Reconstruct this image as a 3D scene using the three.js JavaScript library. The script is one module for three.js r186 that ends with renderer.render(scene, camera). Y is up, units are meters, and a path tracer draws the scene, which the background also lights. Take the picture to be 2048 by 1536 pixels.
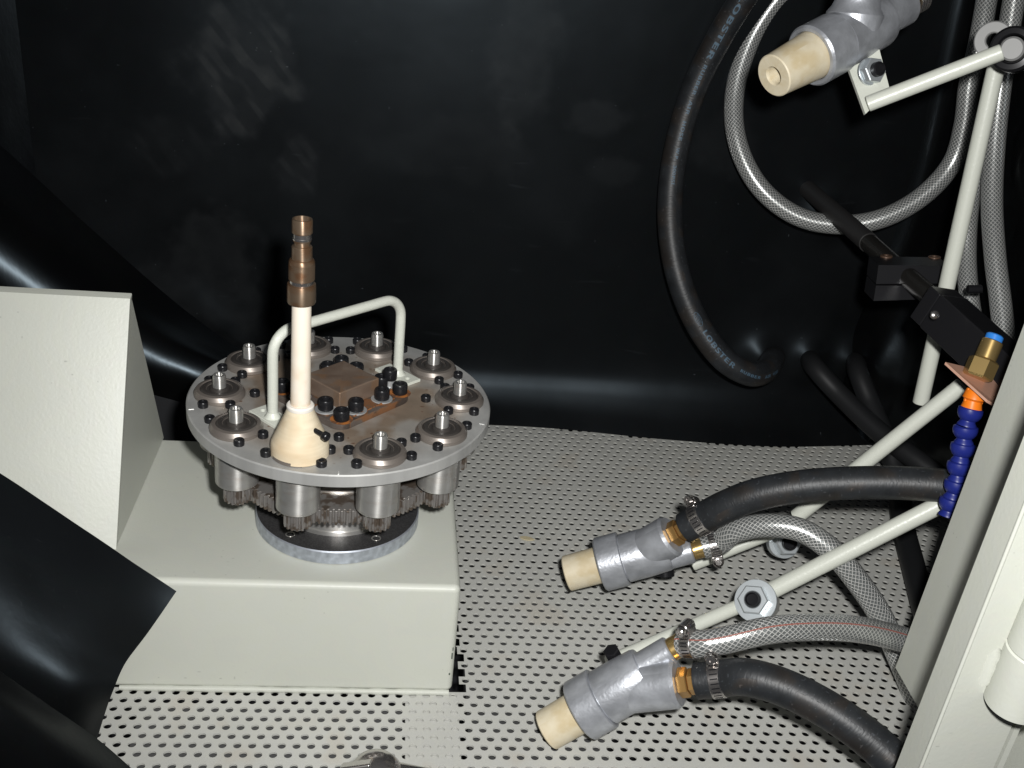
import * as THREE from 'three';
import { mergeGeometries, toCreasedNormals as creased } from 'three/addons/utils/BufferGeometryUtils.js';
import { RoundedBoxGeometry } from 'three/addons/geometries/RoundedBoxGeometry.js';

/* ---------- camera, light, exposure ---------- */
const scene = new THREE.Scene();
scene.background = new THREE.Color().setRGB(0.022, 0.023, 0.026);
const FOV = 37.395, FPX = 768 / Math.tan(FOV * Math.PI / 360);
const camera = new THREE.PerspectiveCamera(FOV, 4 / 3, 0.02, 20);
const CAM = new THREE.Vector3(0.2112, 0.6951, 0.7801);
const AX = new THREE.Vector3(0.9923, 0.0924, 0.0825).normalize();
const AZ = new THREE.Vector3(-0.1149, 0.4382, 0.8915).normalize();
const AY = new THREE.Vector3().crossVectors(AZ, AX).normalize();
AX.crossVectors(AY, AZ);
camera.position.copy(CAM);
camera.quaternion.setFromRotationMatrix(new THREE.Matrix4().makeBasis(AX, AY, AZ));
scene.add(camera);
camera.updateMatrixWorld(true);

const renderer = new THREE.WebGLRenderer({ antialias: true });
renderer.setSize(1024, 768);
renderer.toneMapping = THREE.LinearToneMapping;
renderer.toneMappingExposure = 1.0;
renderer.shadowMap.enabled = true;

// the camera's own flash: just right of and above the lens
const flash = new THREE.SpotLight(new THREE.Color(1, 0.995, 0.98), 4.55, 0, 0.90, 1, 2);
flash.position.copy(CAM).addScaledVector(AX, 0.045).addScaledVector(AY, 0.042);
flash.target.position.copy(CAM).addScaledVector(AZ, -1.2).addScaledVector(AX, 0.045).addScaledVector(AY, 0.03);
scene.add(flash.target);
flash.castShadow = true;
flash.shadow.radius = 0.8;
flash.shadow.camera.near = 0.05; flash.shadow.camera.far = 4;
flash.shadow.mapSize.set(2048, 2048);
scene.add(flash);

/* ---------- helpers ---------- */
const toCreasedNormals = (g, a) => { const q = creased(g.scale(1000, 1000, 1000), a); return q.scale(0.001, 0.001, 0.001); };   // its weld tolerance suits millimetres
const V = (x, y, z) => new THREE.Vector3(x, y, z);
const rayDir = (px, py) => V(0, 0, 0).addScaledVector(AX, (px - 1024) / FPX).addScaledVector(AY, (768 - py) / FPX).addScaledVector(AZ, -1);
const at = (px, py, d) => rayDir(px, py).multiplyScalar(d).add(CAM);
const onY = (px, py, y) => { const d = rayDir(px, py); return d.multiplyScalar((y - CAM.y) / d.y).add(CAM); };
const onZ = (px, py, z) => { const d = rayDir(px, py); return d.multiplyScalar((z - CAM.z) / d.z).add(CAM); };
const onX = (px, py, x) => { const d = rayDir(px, py); return d.multiplyScalar((x - CAM.x) / d.x).add(CAM); };

let SEED = 7;
const rnd = () => { SEED = (SEED * 1664525 + 1013904223) >>> 0; return SEED / 4294967296; };
const hash = (x, y, s) => { let h = (x * 374761393 + y * 668265263 + s * 974711) | 0; h = Math.imul(h ^ (h >>> 13), 1274126177); h ^= h >>> 16; return (h >>> 0) / 4294967296; };
function vnoise(x, y, s, per = 0) {
  const xi = Math.floor(x), yi = Math.floor(y), fx = x - xi, fy = y - yi;
  const w = (i) => per ? ((i % per) + per) % per : i;
  const a = hash(w(xi), w(yi), s), b = hash(w(xi + 1), w(yi), s), c = hash(w(xi), w(yi + 1), s), d = hash(w(xi + 1), w(yi + 1), s);
  const u = fx * fx * (3 - 2 * fx), v = fy * fy * (3 - 2 * fy);
  return a + (b - a) * u + (c - a) * v + (a - b - c + d) * u * v;
}
function fbm(x, y, oct, s, per = 0) {
  let t = 0, a = 0.5, n = 0;
  for (let i = 0; i < oct; i++) { t += a * vnoise(x, y, s + i * 17, per); n += a; x *= 2; y *= 2; per *= 2; a *= 0.5; }
  return t / n;
}
const ss = (a, b, x) => { const t = Math.min(1, Math.max(0, (x - a) / (b - a))); return t * t * (3 - 2 * t); };
const mix3 = (a, b, t) => [a[0] + (b[0] - a[0]) * t, a[1] + (b[1] - a[1]) * t, a[2] + (b[2] - a[2]) * t];
function tex(w, h, fn, srgb, sizeU = 1, sizeV = sizeU) {       // fn(u, v) -> grey or [r, g, b]; one tile spans sizeU x sizeV metres of uv
  const d = new Uint8Array(w * h * 4);
  for (let j = 0; j < h; j++) for (let i = 0; i < w; i++) {
    let c = fn((i + 0.5) / w, (j + 0.5) / h); if (typeof c === 'number') c = [c, c, c];
    const k = (j * w + i) * 4;
    for (let q = 0; q < 3; q++) d[k + q] = Math.max(0, Math.min(255, Math.round(c[q] * 255)));
    d[k + 3] = 255;
  }
  const t = new THREE.DataTexture(d, w, h, THREE.RGBAFormat);
  t.wrapS = t.wrapT = THREE.RepeatWrapping; t.magFilter = THREE.LinearFilter; t.minFilter = THREE.LinearMipmapLinearFilter; t.generateMipmaps = true;
  if (srgb) t.colorSpace = THREE.SRGBColorSpace;
  t.repeat.set(1 / sizeU, 1 / sizeV);
  t.needsUpdate = true;
  return t;
}
function std(o) { const { lin, ...r } = o; const m = new THREE.MeshPhysicalMaterial(r); if (lin) m.color.setRGB(...lin); m.side = THREE.DoubleSide; return m; }

const counts = {};
function numbered(n) { counts[n] = (counts[n] || 0) + 1; return counts[n] === 1 ? n : n + '_' + String(counts[n] - 1).padStart(3, '0'); }
const BASE = new Map();
function thing(name, label, category, pos = V(0, 0, 0), group) {
  const o = new THREE.Group(); o.name = numbered(name); o.position.copy(pos); scene.add(o);
  o.userData = { label, category }; if (group) o.userData.group = group;
  BASE.set(o, pos.clone());
  return o;
}
// geometry given in world coordinates becomes a part of thing t
function part(name, geo, mat, t, sub) {
  const g = Array.isArray(geo) ? mergeGeometries(geo.map(prep)) : prep(geo);
  const b = BASE.get(t) || V(0, 0, 0);
  g.translate(-b.x, -b.y, -b.z);
  const m = new THREE.Mesh(g, mat); m.name = name; m.castShadow = m.receiveShadow = true;
  (sub || t).add(m);
  BASE.set(m, b);
  return m;
}
function prep(g) {
  let q = g.index ? g.toNonIndexed() : g.clone();
  for (const k of Object.keys(q.attributes)) if (!['position', 'normal', 'uv'].includes(k)) q.deleteAttribute(k);
  if (!q.attributes.normal) q.computeVertexNormals();
  if (!q.attributes.uv) q.setAttribute('uv', new THREE.BufferAttribute(new Float32Array(q.attributes.position.count * 2), 2));
  q.morphAttributes = {}; q.clearGroups();
  // make every triangle wind the way its normals point
  const p = q.attributes.position.array, n = q.attributes.normal.array, u = q.attributes.uv.array;
  for (let i = 0; i < p.length; i += 9) {
    const ax = p[i + 3] - p[i], ay = p[i + 4] - p[i + 1], az = p[i + 5] - p[i + 2], bx = p[i + 6] - p[i], by = p[i + 7] - p[i + 1], bz = p[i + 8] - p[i + 2];
    const d = (ay * bz - az * by) * (n[i] + n[i + 3] + n[i + 6]) + (az * bx - ax * bz) * (n[i + 1] + n[i + 4] + n[i + 7]) + (ax * by - ay * bx) * (n[i + 2] + n[i + 5] + n[i + 8]);
    if (d < 0) { for (const a of [p, n]) for (let k = 0; k < 3; k++) { const t = a[i + 3 + k]; a[i + 3 + k] = a[i + 6 + k]; a[i + 6 + k] = t; } const j = i / 9 * 6; for (let k = 0; k < 2; k++) { const t = u[j + 2 + k]; u[j + 2 + k] = u[j + 4 + k]; u[j + 4 + k] = t; } }
  }
  return q;
}
function sole(name, geo, mat, label, category, group) {        // a thing that is one mesh
  const g = Array.isArray(geo) ? mergeGeometries(geo.map(prep)) : prep(geo);
  const m = new THREE.Mesh(g, mat); m.name = numbered(name); m.castShadow = m.receiveShadow = true; scene.add(m);
  m.userData = { label, category }; if (group) m.userData.group = group;
  return m;
}
function struct(name, geo, mat) {
  const g = Array.isArray(geo) ? mergeGeometries(geo.map(prep)) : prep(geo);
  const m = new THREE.Mesh(g, mat); m.name = name; m.castShadow = m.receiveShadow = true; m.userData.kind = 'structure'; scene.add(m); return m;
}
// matrix whose local x, y, z are the given axes
function basis(o, x, y, z) { return new THREE.Matrix4().makeBasis(x, y, z).setPosition(o); }
function frameOf(dir, ref = V(0, 1, 0)) {                      // y along dir
  const y = dir.clone().normalize(); let x = V(0, 0, 0).crossVectors(ref, y); if (x.lengthSq() < 1e-6) x = V(1, 0, 0).cross(y); x.normalize();
  const z = V(0, 0, 0).crossVectors(x, y); return [x, y, z];
}
function along(g, a, dir, ref) { const [x, y, z] = frameOf(dir, ref); g.applyMatrix4(basis(a, x, y, z)); return g; }   // local y axis goes along dir, origin at a
// lathe from [radius, height] pairs; creased, uv in metres
function lathe(prof, seg = 48, closed = true) {
  const pts = prof.map(p => new THREE.Vector2(Math.max(p[0], 1e-5), p[1]));
  let g = new THREE.LatheGeometry(pts, seg);
  const uv = g.attributes.uv, R = Math.max(...prof.map(p => p[0])); let L = [0];
  for (let i = 1; i < prof.length; i++) L.push(L[i - 1] + Math.hypot(prof[i][0] - prof[i - 1][0], prof[i][1] - prof[i - 1][1]));
  for (let i = 0; i < uv.count; i++) uv.setXY(i, uv.getX(i) * 6.283 * R, L[i % prof.length]);
  g.rotateY(Math.PI * 1.15);                                   // seam to the back
  return toCreasedNormals(g, 0.55);
}
const cyl = (r, y0, y1, seg = 40, c = 0.0004) => lathe([[0, y0], [r - c, y0], [r, y0 + c], [r, y1 - c], [r - c, y1], [0, y1]], seg);
const ring = (ri, ro, y0, y1, seg = 40, c = 0.0003) => lathe([[ri, y0], [ro - c, y0], [ro, y0 + c], [ro, y1 - c], [ro - c, y1], [ri + c, y1], [ri, y1 - c], [ri, y0]], seg);
function hexPrism(r, y0, y1, ri = 0) {                         // bevelled hexagon, across corners 2r
  const g = [];
  const s = new THREE.Shape(); for (let i = 0; i < 6; i++) s[i ? 'lineTo' : 'moveTo'](r * Math.cos(i * Math.PI / 3), r * Math.sin(i * Math.PI / 3)); s.closePath();
  if (ri) { const h = new THREE.Path(); h.absarc(0, 0, ri, 0, Math.PI * 2, true); s.holes.push(h); }
  const b = (y1 - y0) * 0.1;
  const e = new THREE.ExtrudeGeometry(s, { depth: y1 - y0 - 2 * b, bevelEnabled: true, bevelSize: b, bevelThickness: b, bevelOffset: -b, bevelSegments: 1, curveSegments: 20 });
  e.rotateX(-Math.PI / 2); e.translate(0, y0 + b, 0);
  return toCreasedNormals(e, 0.4);
}
function boxUV(g) {
  const q = prep(g), p = q.attributes.position, n = q.attributes.normal, uv = q.attributes.uv;
  for (let i = 0; i < p.count; i++) {
    const ax = Math.abs(n.getX(i)), ay = Math.abs(n.getY(i)), az = Math.abs(n.getZ(i));
    if (ay >= ax && ay >= az) uv.setXY(i, p.getX(i), p.getZ(i)); else if (ax >= az) uv.setXY(i, p.getZ(i), p.getY(i)); else uv.setXY(i, p.getX(i), p.getY(i));
  }
  return q;
}
const rbox = (w, h, d, r = 0.002, seg = 3) => boxUV(new RoundedBoxGeometry(w, h, d, seg, r));
const boxAt = (x0, x1, y0, y1, z0, z1, r = 0.001) => { const g = rbox(x1 - x0, y1 - y0, z1 - z0, r); g.translate((x0 + x1) / 2, (y0 + y1) / 2, (z0 + z1) / 2); return boxUV(g); };
// convex solid between two matching loops of points (front, back), flat faced
function loft2(a, b) {
  const P = [], U = []; const tri = (p, q, r) => P.push(p, q, r), n = a.length;
  for (let i = 1; i < n - 1; i++) { tri(a[0], a[i], a[i + 1]); tri(b[0], b[i + 1], b[i]); }
  for (let i = 0; i < n; i++) { const j = (i + 1) % n; tri(a[i], b[i], b[j]); tri(a[i], b[j], a[j]); }
  const g = new THREE.BufferGeometry(); const arr = new Float32Array(P.length * 3); P.forEach((p, i) => p.toArray(arr, i * 3));
  g.setAttribute('position', new THREE.BufferAttribute(arr, 3)); g.computeVertexNormals();
  return boxUV(g);
}
// tube through points with a twist-free frame; u = metres along, v = 0..1 round; v = 0 faces ref
function tube(pts, r, { n = 120, seg = 24, ref = V(0.1, 0.55, 0.83), caps = true, curve, rFn } = {}) {
  const c = curve || new THREE.CatmullRomCurve3(pts, false, 'centripetal'); const L = c.getLength();
  const pos = [], nor = [], uv = [], idx = [];
  const rings = [];
  for (let i = 0; i <= n; i++) {
    const t = i / n, p = c.getPointAt(t), T = c.getTangentAt(t);
    const N = ref.clone().addScaledVector(T, -ref.dot(T)).normalize(), B = V(0, 0, 0).crossVectors(T, N);
    const rr = rFn ? r * rFn(t) : r;
    rings.push([p, T]);
    for (let j = 0; j <= seg; j++) {
      const a = j / seg * Math.PI * 2, d = N.clone().multiplyScalar(Math.cos(a)).addScaledVector(B, Math.sin(a));
      pos.push(p.x + d.x * rr, p.y + d.y * rr, p.z + d.z * rr); nor.push(d.x, d.y, d.z); uv.push(t * L, j / seg);
    }
  }
  for (let i = 0; i < n; i++) for (let j = 0; j < seg; j++) { const a = i * (seg + 1) + j, b = a + seg + 1; idx.push(a, b, a + 1, b, b + 1, a + 1); }
  if (caps) for (const [e, s] of [[0, -1], [n, 1]]) {
    const [p, T] = rings[e], o = pos.length / 3;
    pos.push(p.x, p.y, p.z); nor.push(T.x * s, T.y * s, T.z * s); uv.push(0, 0);
    for (let j = 0; j <= seg; j++) { const k = (e * (seg + 1) + j) * 3; pos.push(pos[k], pos[k + 1], pos[k + 2]); nor.push(T.x * s, T.y * s, T.z * s); uv.push(0, 0); }
    for (let j = 0; j < seg; j++) s > 0 ? idx.push(o, o + 1 + j, o + 2 + j) : idx.push(o, o + 2 + j, o + 1 + j);
  }
  const g = new THREE.BufferGeometry();
  g.setAttribute('position', new THREE.Float32BufferAttribute(pos, 3)); g.setAttribute('normal', new THREE.Float32BufferAttribute(nor, 3)); g.setAttribute('uv', new THREE.Float32BufferAttribute(uv, 2)); g.setIndex(idx);
  g.userData.curve = c; g.userData.L = L;
  return g;
}
const rod = (a, b, r, seg = 24) => { const g = cyl(r, 0, a.distanceTo(b), seg, 0.0006); return along(g, a, b.clone().sub(a)); };
// thick sheet through a grid of control points (rows of equal length), Catmull-Rom both ways
function sheet(rows, th, nu = 60, nv = 60, wob) {
  const R = rows.map(r => new THREE.CatmullRomCurve3(r, false, 'centripetal'));
  const P = [];
  for (let i = 0; i <= nu; i++) {
    const col = new THREE.CatmullRomCurve3(R.map(c => c.getPoint(i / nu)), false, 'centripetal');
    for (let j = 0; j <= nv; j++) { const p = col.getPoint(j / nv); if (wob) wob(p, i / nu, j / nv); P.push(p); }
  }
  const W = nv + 1, id = (i, j) => i * W + j, N = P.map(() => V(0, 0, 0));
  for (let i = 0; i < nu; i++) for (let j = 0; j < nv; j++) {
    const n = V(0, 0, 0).crossVectors(P[id(i + 1, j)].clone().sub(P[id(i, j)]), P[id(i, j + 1)].clone().sub(P[id(i, j)]));
    for (const k of [id(i, j), id(i + 1, j), id(i, j + 1), id(i + 1, j + 1)]) N[k].add(n);
  }
  const flip = N[id(nu >> 1, nv >> 1)].dot(CAM.clone().sub(P[id(nu >> 1, nv >> 1)])) < 0 ? -1 : 1;
  N.forEach(n => n.normalize().multiplyScalar(flip));
  let lu = 0, lv = 0; for (let i = 0; i < nu; i++) lu += P[id(i, nv >> 1)].distanceTo(P[id(i + 1, nv >> 1)]); for (let j = 0; j < nv; j++) lv += P[id(nu >> 1, j)].distanceTo(P[id(nu >> 1, j + 1)]);
  const pos = [], nor = [], uv = [], idx = [];
  for (const s of [0, 1]) for (let i = 0; i <= nu; i++) for (let j = 0; j <= nv; j++) {
    const p = P[id(i, j)], n = N[id(i, j)];
    pos.push(p.x - n.x * th * s, p.y - n.y * th * s, p.z - n.z * th * s); nor.push(s ? -n.x : n.x, s ? -n.y : n.y, s ? -n.z : n.z); uv.push(i / nu * lu, j / nv * lv);
  }
  const O = P.length;
  for (let i = 0; i < nu; i++) for (let j = 0; j < nv; j++) { const a = id(i, j), b = id(i + 1, j), c = id(i + 1, j + 1), d = id(i, j + 1); idx.push(a, b, c, a, c, d, O + a, O + c, O + b, O + a, O + d, O + c); }
  const edge = (a, b) => { const o = pos.length / 3; for (const k of [a, b, O + b, O + a]) { pos.push(pos[k * 3], pos[k * 3 + 1], pos[k * 3 + 2]); uv.push(uv[k * 2], uv[k * 2 + 1]); }
    const A = P[a], B = P[b], n = V(0, 0, 0).crossVectors(B.clone().sub(A), N[a]).normalize(); for (let q = 0; q < 4; q++) nor.push(n.x, n.y, n.z); idx.push(o, o + 1, o + 2, o, o + 2, o + 3); };
  for (let i = 0; i < nu; i++) { edge(id(i, 0), id(i + 1, 0)); edge(id(i + 1, nv), id(i, nv)); }
  for (let j = 0; j < nv; j++) { edge(id(0, j + 1), id(0, j)); edge(id(nu, j), id(nu, j + 1)); }
  const g = new THREE.BufferGeometry();
  g.setAttribute('position', new THREE.Float32BufferAttribute(pos, 3)); g.setAttribute('normal', new THREE.Float32BufferAttribute(nor, 3)); g.setAttribute('uv', new THREE.Float32BufferAttribute(uv, 2)); g.setIndex(idx);
  return g;
}

/* ---------- materials ---------- */
const peelBump = tex(256, 256, (u, v) => fbm(u * 24, v * 24, 2, 3, 24), false, 0.05);
const paintMap = tex(512, 512, (u, v) => { const n = fbm(u * 5, v * 5, 5, 11, 5) - 0.5; const d = ss(0.955, 0.985, vnoise(u * 190, v * 190, 5, 190)) * ss(0.5, 0.7, fbm(u * 9, v * 9, 2, 31, 9)) * 0.14; const k = 0.738 + n * 0.035 - d; return [k * 0.99, k, k * 0.95]; }, true, 0.45);
const paint = std({ map: paintMap, roughness: 0.42, bumpMap: peelBump, bumpScale: 0.00006, specularIntensity: 0.8 });
const paintRod = std({ lin: [0.56, 0.575, 0.51], roughness: 0.36, bumpMap: peelBump, bumpScale: 0.0001 });
const floorMap = tex(1024, 1024, (u, v) => {
  const n = fbm(u * 7, v * 7, 5, 21, 7) - 0.5, br = ss(0.60, 0.80, fbm(u * 16, v * 16, 4, 45, 16)) * 0.22;
  const k = 0.728 + n * 0.06; return mix3([k * 0.985, k * 0.985, k * 0.955], [k * 0.93, k * 0.86, k * 0.76], br);
}, true, 0.6);
const floorPaint = std({ map: floorMap, roughness: 0.5, bumpMap: peelBump, bumpScale: 0.00005, specularIntensity: 0.6 });
const SPEC = new THREE.Color().setRGB(0.72, 0.88, 1);
const rubberBump = tex(512, 512, (u, v) => fbm(u * 6, v * 6, 3, 61, 6) * 0.8 + fbm(u * 60, v * 60, 2, 67, 60) * 0.2, false, 0.3);
const rubberRough = tex(512, 512, (u, v) => { const k = 0.30 + 0.16 * fbm(u * 8, v * 8, 5, 71, 8); return [0, k, 0]; }, false, 0.4);
const dust = (u, v, s) => 0.028 + 0.018 * ss(0.35, 0.85, fbm(u * 6, v * 6, 5, s, 6)) + 0.05 * ss(0.93, 0.985, vnoise(u * 220, v * 220, s + 3, 220));
const rubberMap = tex(1024, 1024, (u, v) => { const k = dust(u, v, 81); return [k, k * 1.03, k * 1.06]; }, true, 0.6);
const rubber = std({ map: rubberMap, roughness: 1, roughnessMap: rubberRough, bumpMap: rubberBump, bumpScale: 0.0003, specularIntensity: 0.5, specularColor: SPEC });
const rubberShiny = std({ map: rubberMap, roughness: 0.25, bumpMap: rubberBump, bumpScale: 0.00018, specularIntensity: 0.55, specularColor: SPEC });
const hoseBump = tex(256, 256, (u, v) => fbm(u * 40, v * 16, 3, 91, 0), false, 0.06, 1);
const hoseMap = tex(512, 256, (u, v) => { const k = 0.115 + 0.07 * fbm(u * 9, v * 5, 4, 95) + 0.10 * ss(0.86, 0.95, vnoise(u * 70, v * 50, 97)); return mix3([k * 0.92, k * 0.97, k * 1.03], [k * 1.08, k * 1.0, k * 0.95], ss(0.5, 0.75, fbm(u * 5, v * 4, 3, 99))); }, true, 0.12, 1);
const hoseRubber = std({ map: hoseMap, roughness: 0.46, bumpMap: hoseBump, bumpScale: 0.0002, specularIntensity: 0.75 });

const steelBump = tex(256, 256, (u, v) => vnoise(u * 4, v * 120, 5, 0) * 0.7 + vnoise(u * 3, v * 40, 8) * 0.3, false, 0.05, 0.02);
const steelMap = tex(256, 256, (u, v) => { const n = fbm(u * 6, v * 5, 4, 15, 0), r = ss(0.52, 0.75, fbm(u * 5, v * 9, 4, 18)); return mix3([0.72 + n * .1, 0.715 + n * .1, 0.70 + n * .1], [0.58, 0.49, 0.42], r * 0.13); }, true, 0.06, 0.03);
const steel = std({ map: steelMap, metalness: 0.8, roughness: 0.36, bumpMap: steelBump, bumpScale: 0.00005, anisotropy: 0.85, anisotropyRotation: Math.PI / 2 });
const steelBrown = std({ lin: [0.20, 0.175, 0.155], metalness: 0.5, roughness: 0.38, bumpMap: steelBump, bumpScale: 0.00003 });
const gearSteel = std({ map: tex(128, 128, (u, v) => mix3([0.63, 0.615, 0.60], [0.46, 0.41, 0.37], ss(0.45, 0.7, fbm(u * 5, v * 5, 3, 25, 5))), true, 0.03), metalness: 0.7, roughness: 0.30 });
const darkSteel = std({ map: tex(256, 256, (u, v) => { const n = fbm(u * 50, v * 50, 3, 35, 50); const k = 0.24 + n * 0.16; return [k, k * .99, k]; }, true, 0.05), metalness: 0.65, roughness: 0.42 });
const zincDisc = std({ map: tex(256, 256, (u, v) => { const n = fbm(u * 12, v * 12, 4, 37, 12); const k = 0.58 + n * 0.22; return [k * .97, k, k * 1.05]; }, true, 0.05), metalness: 0.7, roughness: 0.42 });
const blackOxide = std({ lin: [0.012, 0.012, 0.0135], metalness: 0.15, roughness: 0.30, specularIntensity: 0.6 });
const castMap = tex(512, 512, (u, v) => { const n = fbm(u * 10, v * 10, 5, 47, 10); const k = 0.69 + (n - .5) * 0.22; return [k * 0.985, k, k * 1.03]; }, true, 0.12);
const castZinc = std({ map: castMap, metalness: 0.55, roughness: 0.38, bumpMap: peelBump, bumpScale: 0.00013 });
const alumina = std({ map: tex(256, 256, (u, v) => mix3([0.80, 0.76, 0.665], [0.74, 0.675, 0.54], ss(0.2, 0.9, fbm(u * 5, v * 5, 4, 51, 5))), true, 0.06), roughness: 0.5, bumpMap: peelBump, bumpScale: 0.00005 });
const nylon = std({ map: tex(256, 512, (u, v) => { const g = vnoise(u * 3, v * 70, 53) * 0.05; return mix3([0.85 - g, 0.80 - g, 0.70 - g], [0.76, 0.67, 0.54], ss(0.3, 0.9, fbm(u * 4, v * 5, 4, 55, 0)) * 0.8); }, true, 0.12, 0.09), roughness: 0.48 });
const nylonRod = std({ map: tex(128, 256, (u, v) => mix3([0.86, 0.82, 0.76], [0.78, 0.67, 0.55], ss(0.3, 0.75, fbm(u * 3, v * 4, 4, 58, 0)) * ss(0.75, 0.2, v)), true, 0.05, 0.09), roughness: 0.5 });
const brass = std({ lin: [0.62, 0.43, 0.17], metalness: 0.85, roughness: 0.26 });
const brassDark = std({ lin: [0.50, 0.29, 0.10], metalness: 0.8, roughness: 0.32 });
const chrome = std({ lin: [0.55, 0.52, 0.50], metalness: 0.95, roughness: 0.22 });
const zincPlate = std({ lin: [0.56, 0.60, 0.62], metalness: 0.7, roughness: 0.36 });
const sealMat = std({ lin: [0.055, 0.049, 0.045], metalness: 0.35, roughness: 0.34 });
const zincMatte = std({ lin: [0.27, 0.27, 0.265], metalness: 0.3, roughness: 0.55, specularIntensity: 0.5 });
const bronze = std({ map: tex(128, 256, (u, v) => mix3([0.50, 0.43, 0.36], [0.47, 0.36, 0.27], ss(0.4, 0.75, fbm(u * 4, v * 6, 4, 77, 0))), true, 0.05, 0.05), metalness: 0.72, roughness: 0.40, bumpMap: steelBump, bumpScale: 0.00004, anisotropy: 0.8, anisotropyRotation: Math.PI / 2 });
const copper = std({ lin: [0.50, 0.29, 0.21], metalness: 0.45, roughness: 0.42 });
const bluePlastic = std({ lin: [0.012, 0.020, 0.17], roughness: 0.38, specularIntensity: 0.7 });
const blueCollar = std({ lin: [0.03, 0.20, 0.62], roughness: 0.3 });
const orangePlastic = std({ lin: [0.80, 0.19, 0.01], roughness: 0.38 });

// turntable plate: turned aluminium with brown staining towards the middle (uv in metres, centred on the axis)
const plateMap = tex(1024, 1024, (u, v) => {
  const x = u - .5, y = v - .5, r = Math.hypot(x, y) * 0.28, a = Math.atan2(y, x);
  const n = fbm(u * 9, v * 9, 5, 101, 0), n2 = fbm(u * 28, v * 28, 4, 107, 0);
  const k = 0.68 + (n - .5) * 0.16 + (n2 - .5) * .09;
  let br = ss(0.40, 0.66, fbm(u * 7 + 3, v * 7, 4, 111, 0)) * ss(0.125, 0.07, r) * 0.8 + 0.3 * ss(0.115, 0.085, r);
  let c = mix3([k, k * 1.0, k * 0.985], [k * 0.80, k * 0.71, k * 0.62], Math.min(1, br));
  const sp = ss(0.90, 0.97, vnoise(u * 60, v * 60, 117)); c = mix3(c, [0.36, 0.22, 0.14], sp * 0.6 * ss(0.125, 0.09, r));
  const sc = ss(0.97, 0.995, vnoise((x * Math.cos(2.1) + y * Math.sin(2.1)) * 260, (y * Math.cos(2.1) - x * Math.sin(2.1)) * 12, 119)); c = mix3(c, [0.72, 0.71, 0.68], sc * 0.5);
  return c;
}, true, 0.28);
plateMap.offset.set(0.5, 0.5);
const plateMat = std({ map: plateMap, metalness: 0.42, roughness: 0.5, bumpMap: peelBump, bumpScale: 0.00004 });
const rustMap = tex(512, 512, (u, v) => {
  const n = fbm(u * 8, v * 8, 5, 121, 8), r = ss(0.50, 0.62, fbm(u * 6, v * 6, 5, 127, 6)), d = ss(0.52, 0.7, fbm(u * 11, v * 11, 4, 131, 11));
  let c = mix3([0.43, 0.395, 0.37], [0.31, 0.275, 0.255], n); c = mix3(c, [0.58, 0.34, 0.16], r * 0.55); c = mix3(c, [0.20, 0.17, 0.155], d * 0.55); return c;
}, true, 0.11);
const rusty = std({ map: rustMap, metalness: 0.35, roughness: 0.5, bumpMap: peelBump, bumpScale: 0.0001 });
const rustStain = std({ map: tex(256, 256, (u, v) => mix3([0.60, 0.36, 0.14], [0.36, 0.23, 0.14], ss(0.35, 0.7, fbm(u * 6, v * 6, 4, 137, 6))), true, 0.02), roughness: 0.8 });
const rustTop = std({ map: tex(512, 512, (u, v) => { const n = fbm(u * 6, v * 6, 5, 141, 0), r = ss(0.5, 0.68, fbm(u * 5 + 2, v * 5, 4, 147, 0)); return mix3(mix3([0.52, 0.46, 0.41], [0.40, 0.33, 0.28], n), [0.52, 0.39, 0.28], r * 0.5); }, true, 0.08), metalness: 0.35, roughness: 0.45 });

// braided clear hose
const braidF = (u, v) => { const a = Math.abs(((u + v) % 1) - 0.5), b = Math.abs(((u - v + 1) % 1) - 0.5); return Math.max(1 - ss(0.10, 0.21, a), 1 - ss(0.10, 0.21, b)); };
const braidBump = tex(64, 64, (u, v) => braidF(u, v), false, 0.0048, 1 / 16);
const braidMap = tex(64, 64, (u, v) => mix3([0.46, 0.475, 0.47], [0.80, 0.80, 0.79], braidF(u, v)), true, 0.0048, 1 / 16);
const braid = std({ map: braidMap, metalness: 0.45, roughness: 0.30, bumpMap: braidBump, bumpScale: 0.0010, clearcoat: 0.5, clearcoatRoughness: 0.2 });

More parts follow.
